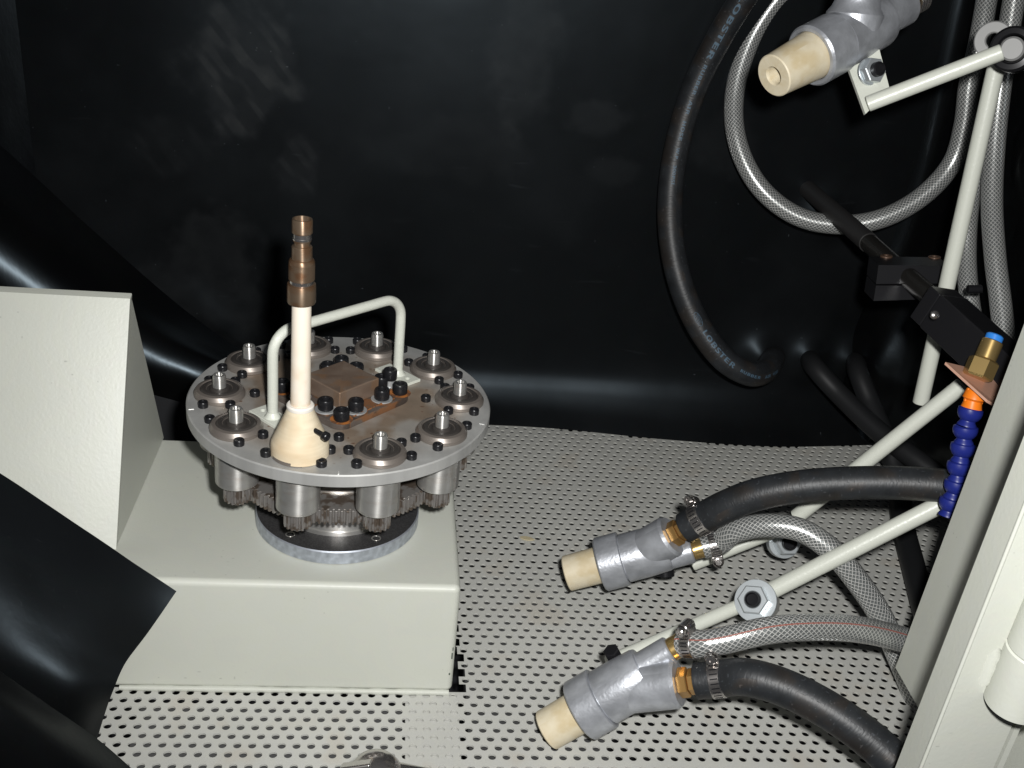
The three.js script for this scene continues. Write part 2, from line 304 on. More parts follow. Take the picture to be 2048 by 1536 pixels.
/* ---------- the setting: perforated floor ---------- */
const PITCH = 0.012, ROWP = PITCH * 0.866;
{
  const pos = [], nor = [], uv = [], idx = [];
  const NS = 16, HR = 0.00335, TH = 0.0019;
  const cs = []; for (let i = 0; i < NS; i++) cs.push([Math.cos(i / NS * 2 * Math.PI), Math.sin(i / NS * 2 * Math.PI)]);
  const quad = (x0, x1, z0, z1) => { const o = pos.length / 3; pos.push(x0, 0, z0, x1, 0, z0, x1, 0, z1, x0, 0, z1); for (let k = 0; k < 4; k++) nor.push(0, 1, 0); uv.push(x0, z0, x1, z0, x1, z1, x0, z1); idx.push(o, o + 2, o + 1, o, o + 3, o + 2); };
  const stripDu = [-0.01, 0, 0.2356, 0.5165, 0.8141], stripDv = [-0.25, 0, 0.1188, 0.3381, 0.5546];
  const hx = PITCH / 2, hz = ROWP / 2;
  for (let r = -13; r <= 48; r++) {
    const s = Math.floor((r + 7) / 14);                            // 14 rows to each run of the punch
    const odd = ((r % 2) + 2) % 2;
    const even0 = s === 0 || s === 2 ? (odd ? 0.5 : 0) : s === -1 ? (odd ? 0.5 : 0) : (odd ? 0 : 0.5);
    const z = -(r * ROWP + stripDv[s + 1] * PITCH);
    const last = (r + 8) % 14 === 0;                               // solid web above the last row of a run
    for (let i = -14; i <= 82; i++) {
      const x = (i + even0 + stripDu[s + 1]) * PITCH;
      if (x > 0.93) continue;
      if (x < 0.2945 && z < -0.008) continue;
      const o = pos.length / 3;
      for (const [c, q] of cs) { pos.push(x + HR * c, 0, z + HR * q); nor.push(0, 1, 0); uv.push(x + HR * c, z + HR * q); }
      for (const [c, q] of cs) { const k = Math.min(hx / Math.max(Math.abs(c), 1e-9), hz / Math.max(Math.abs(q), 1e-9)); pos.push(x + k * c, 0, z + k * q); nor.push(0, 1, 0); uv.push(x + k * c, z + k * q); }
      for (let k = 0; k < NS; k++) { const l = (k + 1) % NS; idx.push(o + k, o + NS + l, o + NS + k, o + k, o + l, o + NS + l); }
      // corners of the cell
      for (const sx of [-1, 1]) for (const sz of [-1, 1]) {
        let best = [0, 1]; const ca = Math.atan2(sz * hz, sx * hx); const k0 = Math.floor((ca < 0 ? ca + 2 * Math.PI : ca) / (2 * Math.PI) * NS) % NS;
        const c0 = pos.length / 3; pos.push(x + sx * hx, 0, z + sz * hz); nor.push(0, 1, 0); uv.push(x + sx * hx, z + sz * hz);
        idx.push(o + NS + k0, o + NS + (k0 + 1) % NS, c0);
      }
      const w = pos.length / 3;
      for (const [c, q] of cs) { pos.push(x + HR * c, 0, z + HR * q, x + HR * c, -TH, z + HR * q); nor.push(-c, 0, -q, -c, 0, -q); uv.push(x, z, x, z); }
      for (let k = 0; k < NS; k++) { const l = (k + 1) % NS; idx.push(w + 2 * k, w + 2 * k + 1, w + 2 * l, w + 2 * l, w + 2 * k + 1, w + 2 * l + 1); }
    }
    if (last) { const gap = (stripDv[Math.min(s + 2, 4)] - stripDv[s + 1]) * PITCH; if (gap > 0) quad(z < -0.008 ? 0.293 : -0.17, 0.93, z - hz - gap, z - hz); }
  }
  const g = new THREE.BufferGeometry();
  g.setAttribute('position', new THREE.Float32BufferAttribute(pos, 3)); g.setAttribute('normal', new THREE.Float32BufferAttribute(nor, 3)); g.setAttribute('uv', new THREE.Float32BufferAttribute(uv, 2)); g.setIndex(idx);
  const fl = struct('perforated_floor', g, floorPaint);
  // carrier bars and the dark hopper below the sheet
  part('support_bar', boxAt(0.2455, 0.2925, -0.030, -0.0026, -0.004, 0.148), floorPaint, fl);
  part('support_bar', boxAt(0.02, 0.243, -0.020, -0.0075, 0.006, 0.095), std({ lin: [0.07, 0.07, 0.07], roughness: 0.6 }), fl);
  part('support_bar', boxAt(0.31, 0.45, -0.020, -0.0072, -0.20, -0.072), std({ lin: [0.06, 0.06, 0.06], roughness: 0.6 }), fl);
  part('support_bar', boxAt(0.30, 0.42, -0.020, -0.0075, -0.052, 0.08), std({ lin: [0.05, 0.05, 0.05], roughness: 0.6 }), fl);
  struct('hopper_floor', boxAt(-0.6, 1.1, -0.14, -0.12, -0.7, 0.3), std({ lin: [0.015, 0.015, 0.018], roughness: 0.7 }));
}

/* ---------- the setting: black rubber lining ---------- */
{
  // the back curtain: hangs plumb, sweeps forward on to the floor; rubbed and dusty in patches
  const x0 = -0.45, x1 = 0.875, H = 1.0;
  const foot = (x) => { const k = [[-0.5, -0.512], [0.35, -0.513], [0.5, -0.507], [0.63, -0.485], [0.7, -0.483], [0.87, -0.499], [1.0, -0.50]]; for (let i = 1; i < k.length; i++) if (x <= k[i][0]) { const t = ss(0, 1, (x - k[i - 1][0]) / (k[i][0] - k[i - 1][0])); return k[i - 1][1] + (k[i][1] - k[i - 1][1]) * t; } return -0.5; };
  const prof = [[1.0, -0.051], [0.6, -0.051], [0.3, -0.051], [0.14, -0.0505], [0.075, -0.0495], [0.058, -0.0468], [0.046, -0.0420], [0.035, -0.0355], [0.019, -0.0225], [0.0005, 0.0]];
  const rows = []; const nx = 9;
  for (const [y, dz] of prof) { const r = []; for (let i = 0; i <= nx; i++) { const x = x0 + (x1 - x0) * i / nx; r.push(V(x, y, foot(x) * Math.max(0, 1 - y / 0.2) + -0.503 * Math.min(1, y / 0.2) + dz)); } rows.push(r); }
  const holes = [[0.706, 0.106], [0.772, 0.107], [0.829, 0.104], [0.7545, 0.30]];
  const g = sheet(rows, 0.005, 220, 200, (p) => {
    p.z += 0.005 * (fbm(p.x * 2.2 + 9, p.y * 2.6 + 4, 2, 151) - 0.5) + 0.0006 * (fbm(p.x * 11, p.y * 9, 2, 157) - 0.5) * ss(0.02, 0.1, p.y);
    for (const [hx, hy] of holes) { const d2 = ((p.x - hx) ** 2 + (p.y - hy) ** 2) / (0.024 ** 2); p.z += 0.016 * Math.exp(-d2); }
  });
  // scuffs: two rubbed patches left of centre, a pale smear upper centre, streaks to the right
  const W = 1536, Hh = 1024, wx = x1 - x0;
  const px2 = (px, py) => { const p = onZ(px, py, -0.555); return [(p.x - x0) / wx, p.y / H]; };
  const blobs = [[480, 130, 0.085, 0.085, 1.0, 1], [595, 325, 0.035, 0.06, 0.6, 1], [1050, 110, 0.05, 0.11, 0.55, 0], [1190, 235, 0.05, 0.03, 0.5, 0], [900, 290, 0.12, 0.05, 0.25, 0], [1230, 340, 0.04, 0.025, 0.35, 0], [420, 560, 0.09, 0.10, 0.55, 0], [330, 280, 0.06, 0.05, 0.3, 1], [1450, 300, 0.05, 0.05, 0.35, 0]].map(b => [...px2(b[0], b[1]), ...b.slice(2)]);
  const g2 = prep(g), uvA = g2.attributes.uv, pA = g2.attributes.position;
  for (let i = 0; i < uvA.count; i++) uvA.setXY(i, (pA.getX(i) - x0) / wx, pA.getY(i) / H);
  const map = tex(W, Hh, (u, v) => {
    let k = 0.042 + 0.03 * ss(0.4, 0.8, fbm(u * 9, v * 7, 5, 161)) + 0.012 * fbm(u * 60, v * 45, 3, 165);
    let warm = 0;
    for (const [bu, bv, sx, sy, a, hat] of blobs) {
      const dx = (u - bu) * wx / sx, dy = (v - bv) * H / sy, n = fbm(u * 40, v * 30, 4, 171) - 0.5, d = Math.hypot(dx, dy) + n * 0.9;
      const m = ss(1, 0.55, d) * a; let t = 0.5 + 0.5 * fbm(u * 90, v * 70, 3, 177);
      if (hat) t *= ss(0.35, 0.75, vnoise(u * 150 + v * 90, v * 26 - u * 20, 181)) * 0.5 + 0.6;
      k += m * t * 0.12; warm += m * t * 0.2;
    }
    const sc = ss(0.955, 0.99, vnoise(u * 26 + v * 130, v * 18 - u * 9, 191)) + ss(0.96, 0.99, vnoise(u * 12 - v * 150, v * 22 + u * 14, 193)); k += sc * 0.05 * fbm(u * 12, v * 12, 3, 197);
    k += 0.22 * ss(0.986, 0.997, vnoise(u * 420, v * 320, 199));
    return [k * (0.94 + warm * .2), k, k * (1.06 - warm * .3)];
  }, true);
  const rough = tex(512, 384, (u, v) => [0, 0.30 + 0.14 * fbm(u * 12, v * 9, 5, 201), 0]);
  const bmp = tex(512, 384, (u, v) => fbm(u * 14, v * 11, 4, 203), false);
  const lining = struct('back_wall', g2, std({ map, roughness: 1, roughnessMap: rough, bumpMap: bmp, bumpScale: 0.0006, specularIntensity: 0.34, specularColor: SPEC }));
  // left side wall
  struct('left_wall', sheet([[V(-0.212, 0.95, -0.555), V(-0.33, 0.95, -0.535), V(-0.7, 0.95, -0.36)], [V(-0.202, 0.4, -0.555), V(-0.32, 0.4, -0.535), V(-0.7, 0.4, -0.36)], [V(-0.19, -0.02, -0.555), V(-0.32, -0.02, -0.535), V(-0.7, -0.02, -0.36)]], 0.004, 30, 30, (p) => { p.z += 0.004 * (fbm(p.x * 6, p.y * 5, 2, 211) - .5); }), rubber);
  // right side wall, rounded into the corner and bulging low down
  const rw = (y, dx, b) => [V(0.848 + dx - b * 0.6, y, -0.556), V(0.869 + dx - b, y, -0.548 + b * 0.5), V(0.880 + dx - b, y, -0.530 + b * 0.9), V(0.888 + dx - b * 0.4, y, -0.500 + b * .6), V(0.894 + dx, y, -0.45), V(0.902 + dx, y, -0.25), V(0.92 + dx, y, 0.1)];
  struct('right_wall', sheet([rw(1.0, -0.014, 0), rw(0.6, -0.008, 0), rw(0.36, 0, 0), rw(0.24, 0.0, 0.008), rw(0.17, -0.0, 0.028), rw(0.11, 0.0, 0.040), rw(0.05, 0.0, 0.034), rw(-0.01, 0, 0.02)], 0.004, 90, 90, (p, u, v) => { p.x += (0.010 * (fbm(p.z * 16, p.y * 14, 3, 221) - .5)) * ss(-0.52, -0.44, p.z); p.x += 0.016 * (fbm(p.z * 34, p.y * 26, 2, 227) - .5) * ss(-0.47, -0.40, p.z) * ss(0.28, 0.36, p.y) * ss(0.62, 0.5, p.y); }), rubberShiny);
}
// sloping rubber sheet at the lower left, its upper edge laid diagonally over the back curtain
{
  const L1 = [[-160, 160], [0, 290], [180, 455], [370, 620], [490, 705], [640, 790]].map(([x, y]) => onZ(x, y, -0.546));
  const M1 = [[-170, 255], [0, 390], [165, 520], [335, 640], [465, 712], [630, 800]].map(([x, y]) => onZ(x, y, -0.508));
  const CR = [[-170, 350], [0, 480], [150, 588], [300, 672], [435, 728], [620, 815]].map(([x, y]) => onZ(x, y, -0.464));
  const M2 = [[-170, 450], [0, 570], [140, 660], [295, 728], [415, 768], [610, 850]].map(([x, y]) => onZ(x, y, -0.446));
  const LO = [[-170, 560], [0, 670], [130, 735], [300, 786], [405, 818], [600, 895]].map(([x, y]) => onZ(x, y, -0.454));
  sole('rubber_sheet', sheet([L1, M1, CR, M2, LO], 0.004, 90, 60, (p, u, v) => { p.z += 0.004 * (fbm(u * 7, v * 3, 2, 231) - .5) * ss(0, .2, v); }), std({ map: rubberMap, roughness: 0.31, bumpMap: rubberBump, bumpScale: 0.0002, specularIntensity: 0.6, specularColor: SPEC }), 'glossy black rubber sheet folded diagonally down the lower left of the back wall', 'rubber sheet');
  // flat strip of lining that closes the gap behind the pedestal
  struct('lining_strip', boxAt(-0.3, 0.30, -0.02, onZ(340, 790, -0.472).y, -0.478, -0.472), std({ lin: [0.018, 0.019, 0.021], roughness: 0.55 }));
}

/* ---------- pedestal and its sloped cover ---------- */
const H = 0.1145;
{
  const t = thing('pedestal', 'cream painted steel box pedestal under the gear turntable', 'pedestal', V(0.0, 0, -0.13));
  part('body', (() => { const g = rbox(0.787, H, 0.2365, 0.0055, 5); g.translate(0.287 - 0.3935, H / 2, -0.0046 - 0.11825); return boxUV(g); })(), paint, t);
  part('weld_bead', tube([V(0.0, 0.0015, -0.003), V(0.1, 0.0017, -0.0031), V(0.2, 0.0015, -0.003), V(0.284, 0.0014, -0.003)], 0.0028, { n: 60, seg: 10, rFn: (s) => 0.8 + 0.4 * vnoise(s * 40, 0, 5) }), paint, t);
  const chipMat = std({ lin: [0.07, 0.085, 0.07], roughness: 0.7 });
  for (const [y, z, h, w] of [[0.038, -0.0042, 0.006, 0.0012], [0.047, -0.0044, 0.003, 0.0008], [0.020, -0.0043, 0.002, 0.0014]]) part('paint_chip', boxAt(0.2815 + y * 0.06, 0.2815 + y * 0.06 + w, y, y + h, z - 0.003, -0.0044, 0.0002), chipMat, t);
  for (const [z, l] of [[-0.095, 0.010], [-0.15, 0.022], [-0.06, 0.004]]) part('paint_chip', boxAt(0.2862, 0.2866, H - 0.0022, H - 0.0012, z - l, z, 0.0002), chipMat, t);
  const c = thing('sloped_cover', 'cream painted ridged sheet metal cover left of the turntable', 'cover', V(-0.006, H, -0.15));
  const ap = [V(-0.0062, H + 0.0005, -0.0515), V(-0.0062, 0.2995, -0.1505), V(-0.0062, 0.3003, -0.156), V(-0.0025, H + 0.0005, -0.241)];
  const bk = [V(-0.42, H + 0.0005, -0.0515), V(-0.42, 0.3085, -0.1505), V(-0.42, 0.3095, -0.156), V(-0.42, H + 0.0005, -0.241)];
  part('side_plate', loft2(ap.map(p => p.clone().add(V(0, 0, 0))), ap.map(p => p.clone().add(V(-0.003, 0, 0)))), paint, c);
  // folded front sheet stands 2 mm proud of the side plate, which leaves a bright arris and a thin open joint
  const F0 = V(-0.0075, H + 0.0005, -0.0475), F1 = V(-0.0075, 0.3025, -0.1490), R1 = V(-0.0075, 0.304, -0.156), D = V(-0.42, 0, 0), up = V(0, 0.0085, 0);
  const front = [F0, F1, R1, V(-0.0075, 0.3012, -0.156), V(-0.0075, 0.2998, -0.1512), V(-0.0075, H + 0.0005, -0.0508)];
  const shp = new THREE.Shape(front.map(p => new THREE.Vector2(-p.z, p.y)));
  const e = new THREE.ExtrudeGeometry(shp, { depth: 0.42, bevelEnabled: true, bevelSize: 0.0008, bevelThickness: 0.0008, bevelSegments: 2 });
  e.applyMatrix4(basis(V(0, 0, 0), V(0, 0, -1), V(0, 1, 0), V(1, 0, 0)));        // local x -> -z, extrusion -> +x
  e.translate(-0.0065 - 0.42, 0, 0);
  part('front_sheet', boxUV(toCreasedNormals(e, 0.6)), paint, c);
}

/* ---------- gear turntable ---------- */
const TC = V(0.1778, 0, -0.1064), HP = 0.2380;
const polar = (r, deg, y) => V(TC.x + r * Math.cos(deg * Math.PI / 180), y, TC.z + r * Math.sin(deg * Math.PI / 180));
function gearGeo(n, ro, ri, y0, y1) {
  const s = new THREE.Shape(); const st = 2 * Math.PI / n;
  for (let i = 0; i < n; i++) for (const [f, r] of [[0, ri], [0.18, ri], [0.36, ro], [0.64, ro], [0.82, ri]]) { const a = (i + f) * st; const q = [r * Math.cos(a), r * Math.sin(a)]; (i || f) ? s.lineTo(...q) : s.moveTo(...q); }
  s.closePath();
  const e = new THREE.ExtrudeGeometry(s, { depth: y1 - y0 - 0.0006, bevelEnabled: true, bevelSize: 0.0003, bevelThickness: 0.0003, bevelSegments: 1 });
  e.rotateX(-Math.PI / 2); e.translate(0, y0 + 0.0003, 0);
  return toCreasedNormals(e, 0.3);
}
function capScrew(r, h, key) { return lathe([[r * 0.94, 0], [r, h * 0.08], [r, h * 0.86], [r * 0.9, h], [key * 1.06, h], [key, h * 0.95], [key, h * 0.45], [0, h * 0.42]], 22); }
{
  const t = thing('gear_turntable', 'round ten station gear turntable with rusty centre block and handle', 'turntable', V(TC.x, H, TC.z));
  const wc = (g) => { g.translate(TC.x, 0, TC.z); return g; };
  part('base_flange', wc(lathe([[0.0, H + 0.0002], [0.0728, H + 0.0002], [0.0736, H + 0.001], [0.0736, H + 0.0122], [0.0726, H + 0.0132]], 96)), zincDisc, t);
  const bf = part('flange_face', wc(lathe([[0.0726, H + 0.0132], [0.050, H + 0.0134], [0.04, H + 0.0134]], 96)), darkSteel, t);
  for (const a of [128, 55]) part('bolt_hole', (() => { const p = polar(0.0625, a, H + 0.0134); const g = ring(0.0032, 0.0042, 0, 0.0005, 24); g.translate(p.x, p.y, p.z); return g; })(), steel, t, bf);
  part('hub', wc(lathe([[0.0502, H + 0.013], [0.0502, H + 0.017], [0.0492, H + 0.018], [0.0492, 0.168], [0.066, 0.168], [0.066, 0.1835], [0.060, 0.184], [0.060, 0.198], [0.0592, 0.1985], [0.0592, 0.201], [0.060, 0.2015], [0.060, 0.2268], [0.0, 0.2268]], 96)), steel, t);
  part('ring_gear', wc(gearGeo(128, 0.0935, 0.0905, 0.1685, 0.1820)), gearSteel, t);
  const plate = part('table_plate', (() => { const g = lathe([[0, 0.2268], [0.1292, 0.2268], [0.1300, 0.2276], [0.1300, HP - 0.001], [0.1290, HP], [0, HP]], 160); const p = g.attributes.position, uv = g.attributes.uv; for (let i = 0; i < p.count; i++) uv.setXY(i, p.getX(i), p.getZ(i)); return wc(g); })(), plateMat, t);
  // rim nicks
  for (const a of [88, 165, 17, -53]) part('index_mark', (() => { const p = polar(0.1262, a, HP + 0.0002); const g = rbox(0.0045, 0.0006, 0.0010, 0.0002); g.rotateY(-a * Math.PI / 180); g.translate(p.x, p.y, p.z); return g; })(), std({ lin: [0.75, 0.75, 0.73], metalness: 0.5, roughness: 0.35 }), t, plate);

  // ten stations: collar on the plate, housing below, pinion at its foot, pin on top
  const collarG = lathe([[0.0212, 0], [0.0216, 0.0006], [0.0216, 0.0032], [0.0196, 0.0064], [0.0168, 0.0070], [0.0162, 0.0058], [0.0142, 0.0056], [0.0135, 0.0064], [0.0108, 0.0064], [0.0102, 0.0054], [0.0078, 0.0054], [0.0072, 0.0066], [0.004, 0.0066]], 48);
  const sealG = lathe([[0.0163, 0.0060], [0.0145, 0.0074], [0.0118, 0.0076], [0.0110, 0.0062], [0.0085, 0.0060], [0.0079, 0.0082], [0.0055, 0.0082]], 40);
  const pinG = lathe([[0.0057, 0.004], [0.0057, 0.0178], [0.0050, 0.0194], [0.0032, 0.0194], [0.0026, 0.0184], [0.0024, 0.015], [0, 0.0148]], 28);
  const housG = lathe([[0.0, 0.2268], [0.0178, 0.2268], [0.0178, 0.1905], [0.0170, 0.1895], [0.006, 0.1895]], 48);
  const pinionG = gearGeo(16, 0.0112, 0.0089, 0.1722, 0.1895);
  const footG = lathe([[0.0085, 0.1722], [0.0060, 0.1712], [0.0060, 0.1695], [0.005, 0.1685], [0, 0.1685]], 24);
  for (let k = 0; k < 10; k++) {
    const a = 33.9 + 36 * k, p = polar(0.1030, a, 0), rz = k * 0.9;
    const mv = (g, y = 0) => { const q = g.clone(); q.rotateY(rz); q.translate(p.x, y, p.z); return q; };
    const collar = part('station_collar', mv(collarG, HP), steelBrown, t);
    if (k !== 2) { part('seal_ring', mv(sealG, HP), sealMat, t, collar); part('pin', mv(pinG, HP), steel, t, collar); }
    const h = part('spindle_housing', mv(housG), steel, t);
    part('pinion', [mv(pinionG), mv(footG)], gearSteel, t, h);
  }
  const small = capScrew(0.0043, 0.0052, 0.0021), big = capScrew(0.0066, 0.0092, 0.0034);
  const scr = (g, p, n, rot = 0) => { const q = g.clone(); q.rotateY(rot); q.translate(p.x, p.y, p.z); return part(n, q, blackOxide, t); };
  for (let k = 0; k < 10; k++) { const a = 33.9 + 36 * k; for (const [r, d] of [[0.1163, -11.3], [0.1163, 11.3], [0.0945, -13.6], [0.0945, 13.6]]) scr(small, polar(r, a + d, HP - 0.0002), 'cap_screw', k); }
  for (const a of [178.2, -1.9, 88.5, -91.8]) scr(small, polar(0.0735, a, HP - 0.0002), 'cap_screw');

  // centre clamp: rounded square plate with a rusty block on it
  const sq = (w, r) => { const s = new THREE.Shape(), h = w / 2; s.moveTo(-h + r, -h); s.lineTo(h - r, -h); s.absarc(h - r, -h + r, r, -Math.PI / 2, 0); s.lineTo(h, h - r); s.absarc(h - r, h - r, r, 0, Math.PI / 2); s.lineTo(-h + r, h); s.absarc(-h + r, h - r, r, Math.PI / 2, Math.PI); s.lineTo(-h, -h + r); s.absarc(-h + r, -h + r, r, Math.PI, Math.PI * 1.5); return s; };
  const ce = new THREE.ExtrudeGeometry(sq(0.0885, 0.012), { depth: 0.0052, bevelEnabled: true, bevelSize: 0.0006, bevelThickness: 0.0006, bevelOffset: -0.0006, bevelSegments: 2, curveSegments: 10 });
  ce.rotateX(-Math.PI / 2); ce.translate(0, HP + 0.0006, 0); ce.rotateY((-88 + 45) * Math.PI / 180);
  const clampPlate = part('clamp_plate', wc(boxUV(toCreasedNormals(ce, 0.5))), rusty, t);
  const blk = rbox(0.0455, 0.0160, 0.0455, 0.0012, 2); blk.translate(0, HP + 0.0064 + 0.0080, 0); blk.rotateY((-90 + 45) * Math.PI / 180); blk.translate(0.0, 0, 0.0022);
  part('centre_block', wc(boxUV(blk)), rustTop, t);
  // rust run along the plate's upper edge and welds at the block's foot
  for (const [a, len] of [[43, 0.05], [133, 0.03]]) { const p0 = polar(0.0395, a, HP + 0.0066), d = V(-Math.sin(a * Math.PI / 180), 0, Math.cos(a * Math.PI / 180)); const pts = []; for (let i = -3; i <= 3; i++) pts.push(p0.clone().addScaledVector(d, i / 6 * len).add(V((rnd() - .5) * .001, 0, (rnd() - .5) * .001))); part('rust_run', tube(pts, 0.0009, { n: 50, seg: 8, rFn: (s) => Math.max(0.05, 1.6 * vnoise(s * 30, 1, 9) - 0.25) }), rustStain, t, clampPlate); }
  const washers = std({ lin: [0.42, 0.43, 0.43], metalness: 0.5, roughness: 0.4 });
  for (let k = 0; k < 4; k++) {
    const p = polar(0.0505, 87 + 90 * k, HP + 0.0064); scr(big, p, 'socket_screw', k);
    const st = lathe([[0.0, 0.0002], [0.0068, 0.0002], [0.0088, 0.0001], [0.0096, 0.00002]], 26); st.translate(p.x, p.y, p.z); part('rust_ring', st, rustStain, t, clampPlate);
    for (const d of [-25, 25]) { const q = polar(0.0368, 43 + 90 * k + d, HP + 0.0064); const w = ring(0.004, 0.0094, 0, 0.0011, 32); w.translate(q.x, q.y, q.z); part('washer', w, washers, t); scr(big, q.clone().add(V(0, 0.0011, 0)), 'socket_screw', k + d); }
  }
  const tall = scr(capScrew(0.0062, 0.0095, 0.0034), polar(0.044, -20, HP + 0.0135), 'socket_screw');
  { const p = polar(0.044, -20, HP + 0.006); const s = cyl(0.0052, 0, 0.008, 24); s.translate(p.x, p.y, p.z); part('spacer', s, washers, t); }
  // bent carrying handle on two drilled feet
  const a = V(0.1238, HP, -0.0622), b = V(0.2262, HP, -0.1545), hy = 0.3165, R = 0.019;
  const dir = b.clone().sub(a).setY(0).normalize();
  const cp = new THREE.CurvePath(); const A1 = a.clone().setY(hy - R), A2 = a.clone().setY(hy).addScaledVector(dir, R), B2 = b.clone().setY(hy).addScaledVector(dir, -R), B1 = b.clone().setY(hy - R);
  const pts = [a.clone(), V(a.x, 0.27, a.z), A1]; for (let i = 1; i < 8; i++) { const q = i / 8 * Math.PI / 2; pts.push(A1.clone().addScaledVector(dir, R * (1 - Math.cos(q))).add(V(0, R * Math.sin(q), 0))); } pts.push(A2); for (let i = 1; i < 6; i++) pts.push(A2.clone().lerp(B2, i / 6)); pts.push(B2);
  for (let i = 1; i < 8; i++) { const q = i / 8 * Math.PI / 2; pts.push(B2.clone().addScaledVector(dir, R * Math.sin(q)).add(V(0, -R * (1 - Math.cos(q)), 0))); } pts.push(B1, V(b.x, 0.27, b.z), b.clone());
  const hd = part('handle', tube(pts, 0.0044, { n: 160, seg: 22, ref: V(0.65, 0.1, 0.72) }), paintRod, t);
  for (const q of [a, b]) {
    const fs = new THREE.Shape(); fs.moveTo(-0.0205, -0.009); fs.lineTo(0.0205, -0.009); fs.lineTo(0.0205, 0.009); fs.lineTo(-0.0205, 0.009); fs.closePath();
    for (const s of [-1, 1]) { const h = new THREE.Path(); h.absarc(s * 0.0132, 0, 0.0021, 0, 6.2832, true); fs.holes.push(h); }
    const e = new THREE.ExtrudeGeometry(fs, { depth: 0.0022, bevelEnabled: true, bevelSize: 0.0003, bevelThickness: 0.0003, bevelOffset: -0.0003, bevelSegments: 1, curveSegments: 10 });
    e.rotateX(-Math.PI / 2); e.translate(0, HP + 0.0004, 0); e.rotateY(-0.82); e.translate(q.x, 0, q.z);
    part('foot_plate', e, paintRod, t, hd);
    const wb = lathe([[0.0075, HP + 0.0026], [0.0058, HP + 0.0042], [0.0042, HP + 0.0078]], 24); wb.translate(q.x, 0, q.z); part('weld', wb, paintRod, t, hd);
  }
}
// nylon cone with rod standing on one station, and the turned part on top
{
  const p = V(0.1504, HP, -0.0084), s = thing('cone_stand', 'cream nylon cone with tall rod standing on the turntable', 'stand', p);
  const mv = (g) => { g.translate(p.x, 0, p.z); return g; };
  part('cone', mv(lathe([[0.0, HP + 0.0002], [0.0222, HP + 0.0002], [0.0228, HP + 0.001], [0.0228, HP + 0.009], [0.0222, HP + 0.0125], [0.0108, HP + 0.0385], [0.0104, HP + 0.0405]], 64)), nylon, s);
  part('neck_ring', mv(lathe([[0.0105, HP + 0.0405], [0.0107, HP + 0.0412], [0.0107, HP + 0.0432], [0.0098, HP + 0.0442], [0.0076, HP + 0.0443]], 48)), std({ lin: [0.72, 0.68, 0.62], roughness: 0.5 }), s);
  part('rod', mv(lathe([[0.0077, HP + 0.038], [0.0077, HP + 0.046], [0.0072, HP + 0.125], [0.0070, 0.3672], [0, 0.3672]], 40)), nylonRod, s);
  const a = at(616, 846, 0.94).sub(p).setY(0), ang = Math.atan2(0.62, 0.78);
  const d = V(Math.cos(ang), -0.08, Math.sin(ang)).normalize(), o = V(p.x, HP + 0.0275, p.z).addScaledVector(d, 0.012);
  const sc = part('set_screw', along(cyl(0.0021, 0, 0.0125, 18), o, d), blackOxide, s);
  part('screw_head', along(capScrew(0.0037, 0.0042, 0.0018), o.clone().addScaledVector(d, 0.0125), d), blackOxide, s, sc);
}
{
  const p = V(0.1502, 0.3672, -0.0084), w = thing('threaded_sleeve', 'brown turned metal sleeve with thread on top of the white rod', 'metal sleeve', p);
  const y0 = 0.3668, y1 = 0.4315, Y = (c) => y0 + (1195 - c) / (1195 - 105) * (y1 - y0), R = (h) => h * 0.0107 / 27;
  const mv = (g) => { g.translate(p.x, 0, p.z); return g; };
  const thread = []; for (let i = 0; i <= 15; i++) { const c = 880 - i * 13; thread.push([R(24.3), Y(c)], [R(23.0), Y(c - 6.5)]); }
  part('lower_collar', mv(lathe([[0, Y(1197)], [R(25.6), Y(1195)], [R(27), Y(1178)], [R(27), Y(985)], [R(26.2), Y(945)], [R(22), Y(938)]], 56)), bronze, w);
  part('groove', mv(lathe([[R(22.2), Y(940)], [R(22.2), Y(895)], [R(23.5), Y(885)]], 48)), chrome, w);
  part('thread', mv(lathe([[R(23), Y(888)], ...thread, [R(24), Y(680)], [R(24), Y(650)], [R(22), Y(625)], [R(19.3), Y(615)]], 48)), bronze, w);
  part('upper_shank', mv(lathe([[R(19.3), Y(620)], [R(19), Y(480)], [R(19), Y(462)], [R(17.5), Y(450)], [R(15), Y(445)], [R(14.6), Y(395)], [R(17), Y(385)], [R(17.8), Y(370)]], 48)), bronze, w);
  part('groove', mv(lathe([[R(17.4), Y(372)], [R(17.8), Y(350)], [R(16.8), Y(340)], [R(16.8), Y(292)], [R(18), Y(285)]], 40)), chrome, w);
  part('top_collar', mv(lathe([[R(17.5), Y(290)], [R(19), Y(276)], [R(19), Y(125)], [R(18), Y(108)], [R(15.5), Y(105)], [R(14.5), Y(112)], [R(14), Y(200)], [0, Y(205)]], 48)), bronze, w);
}

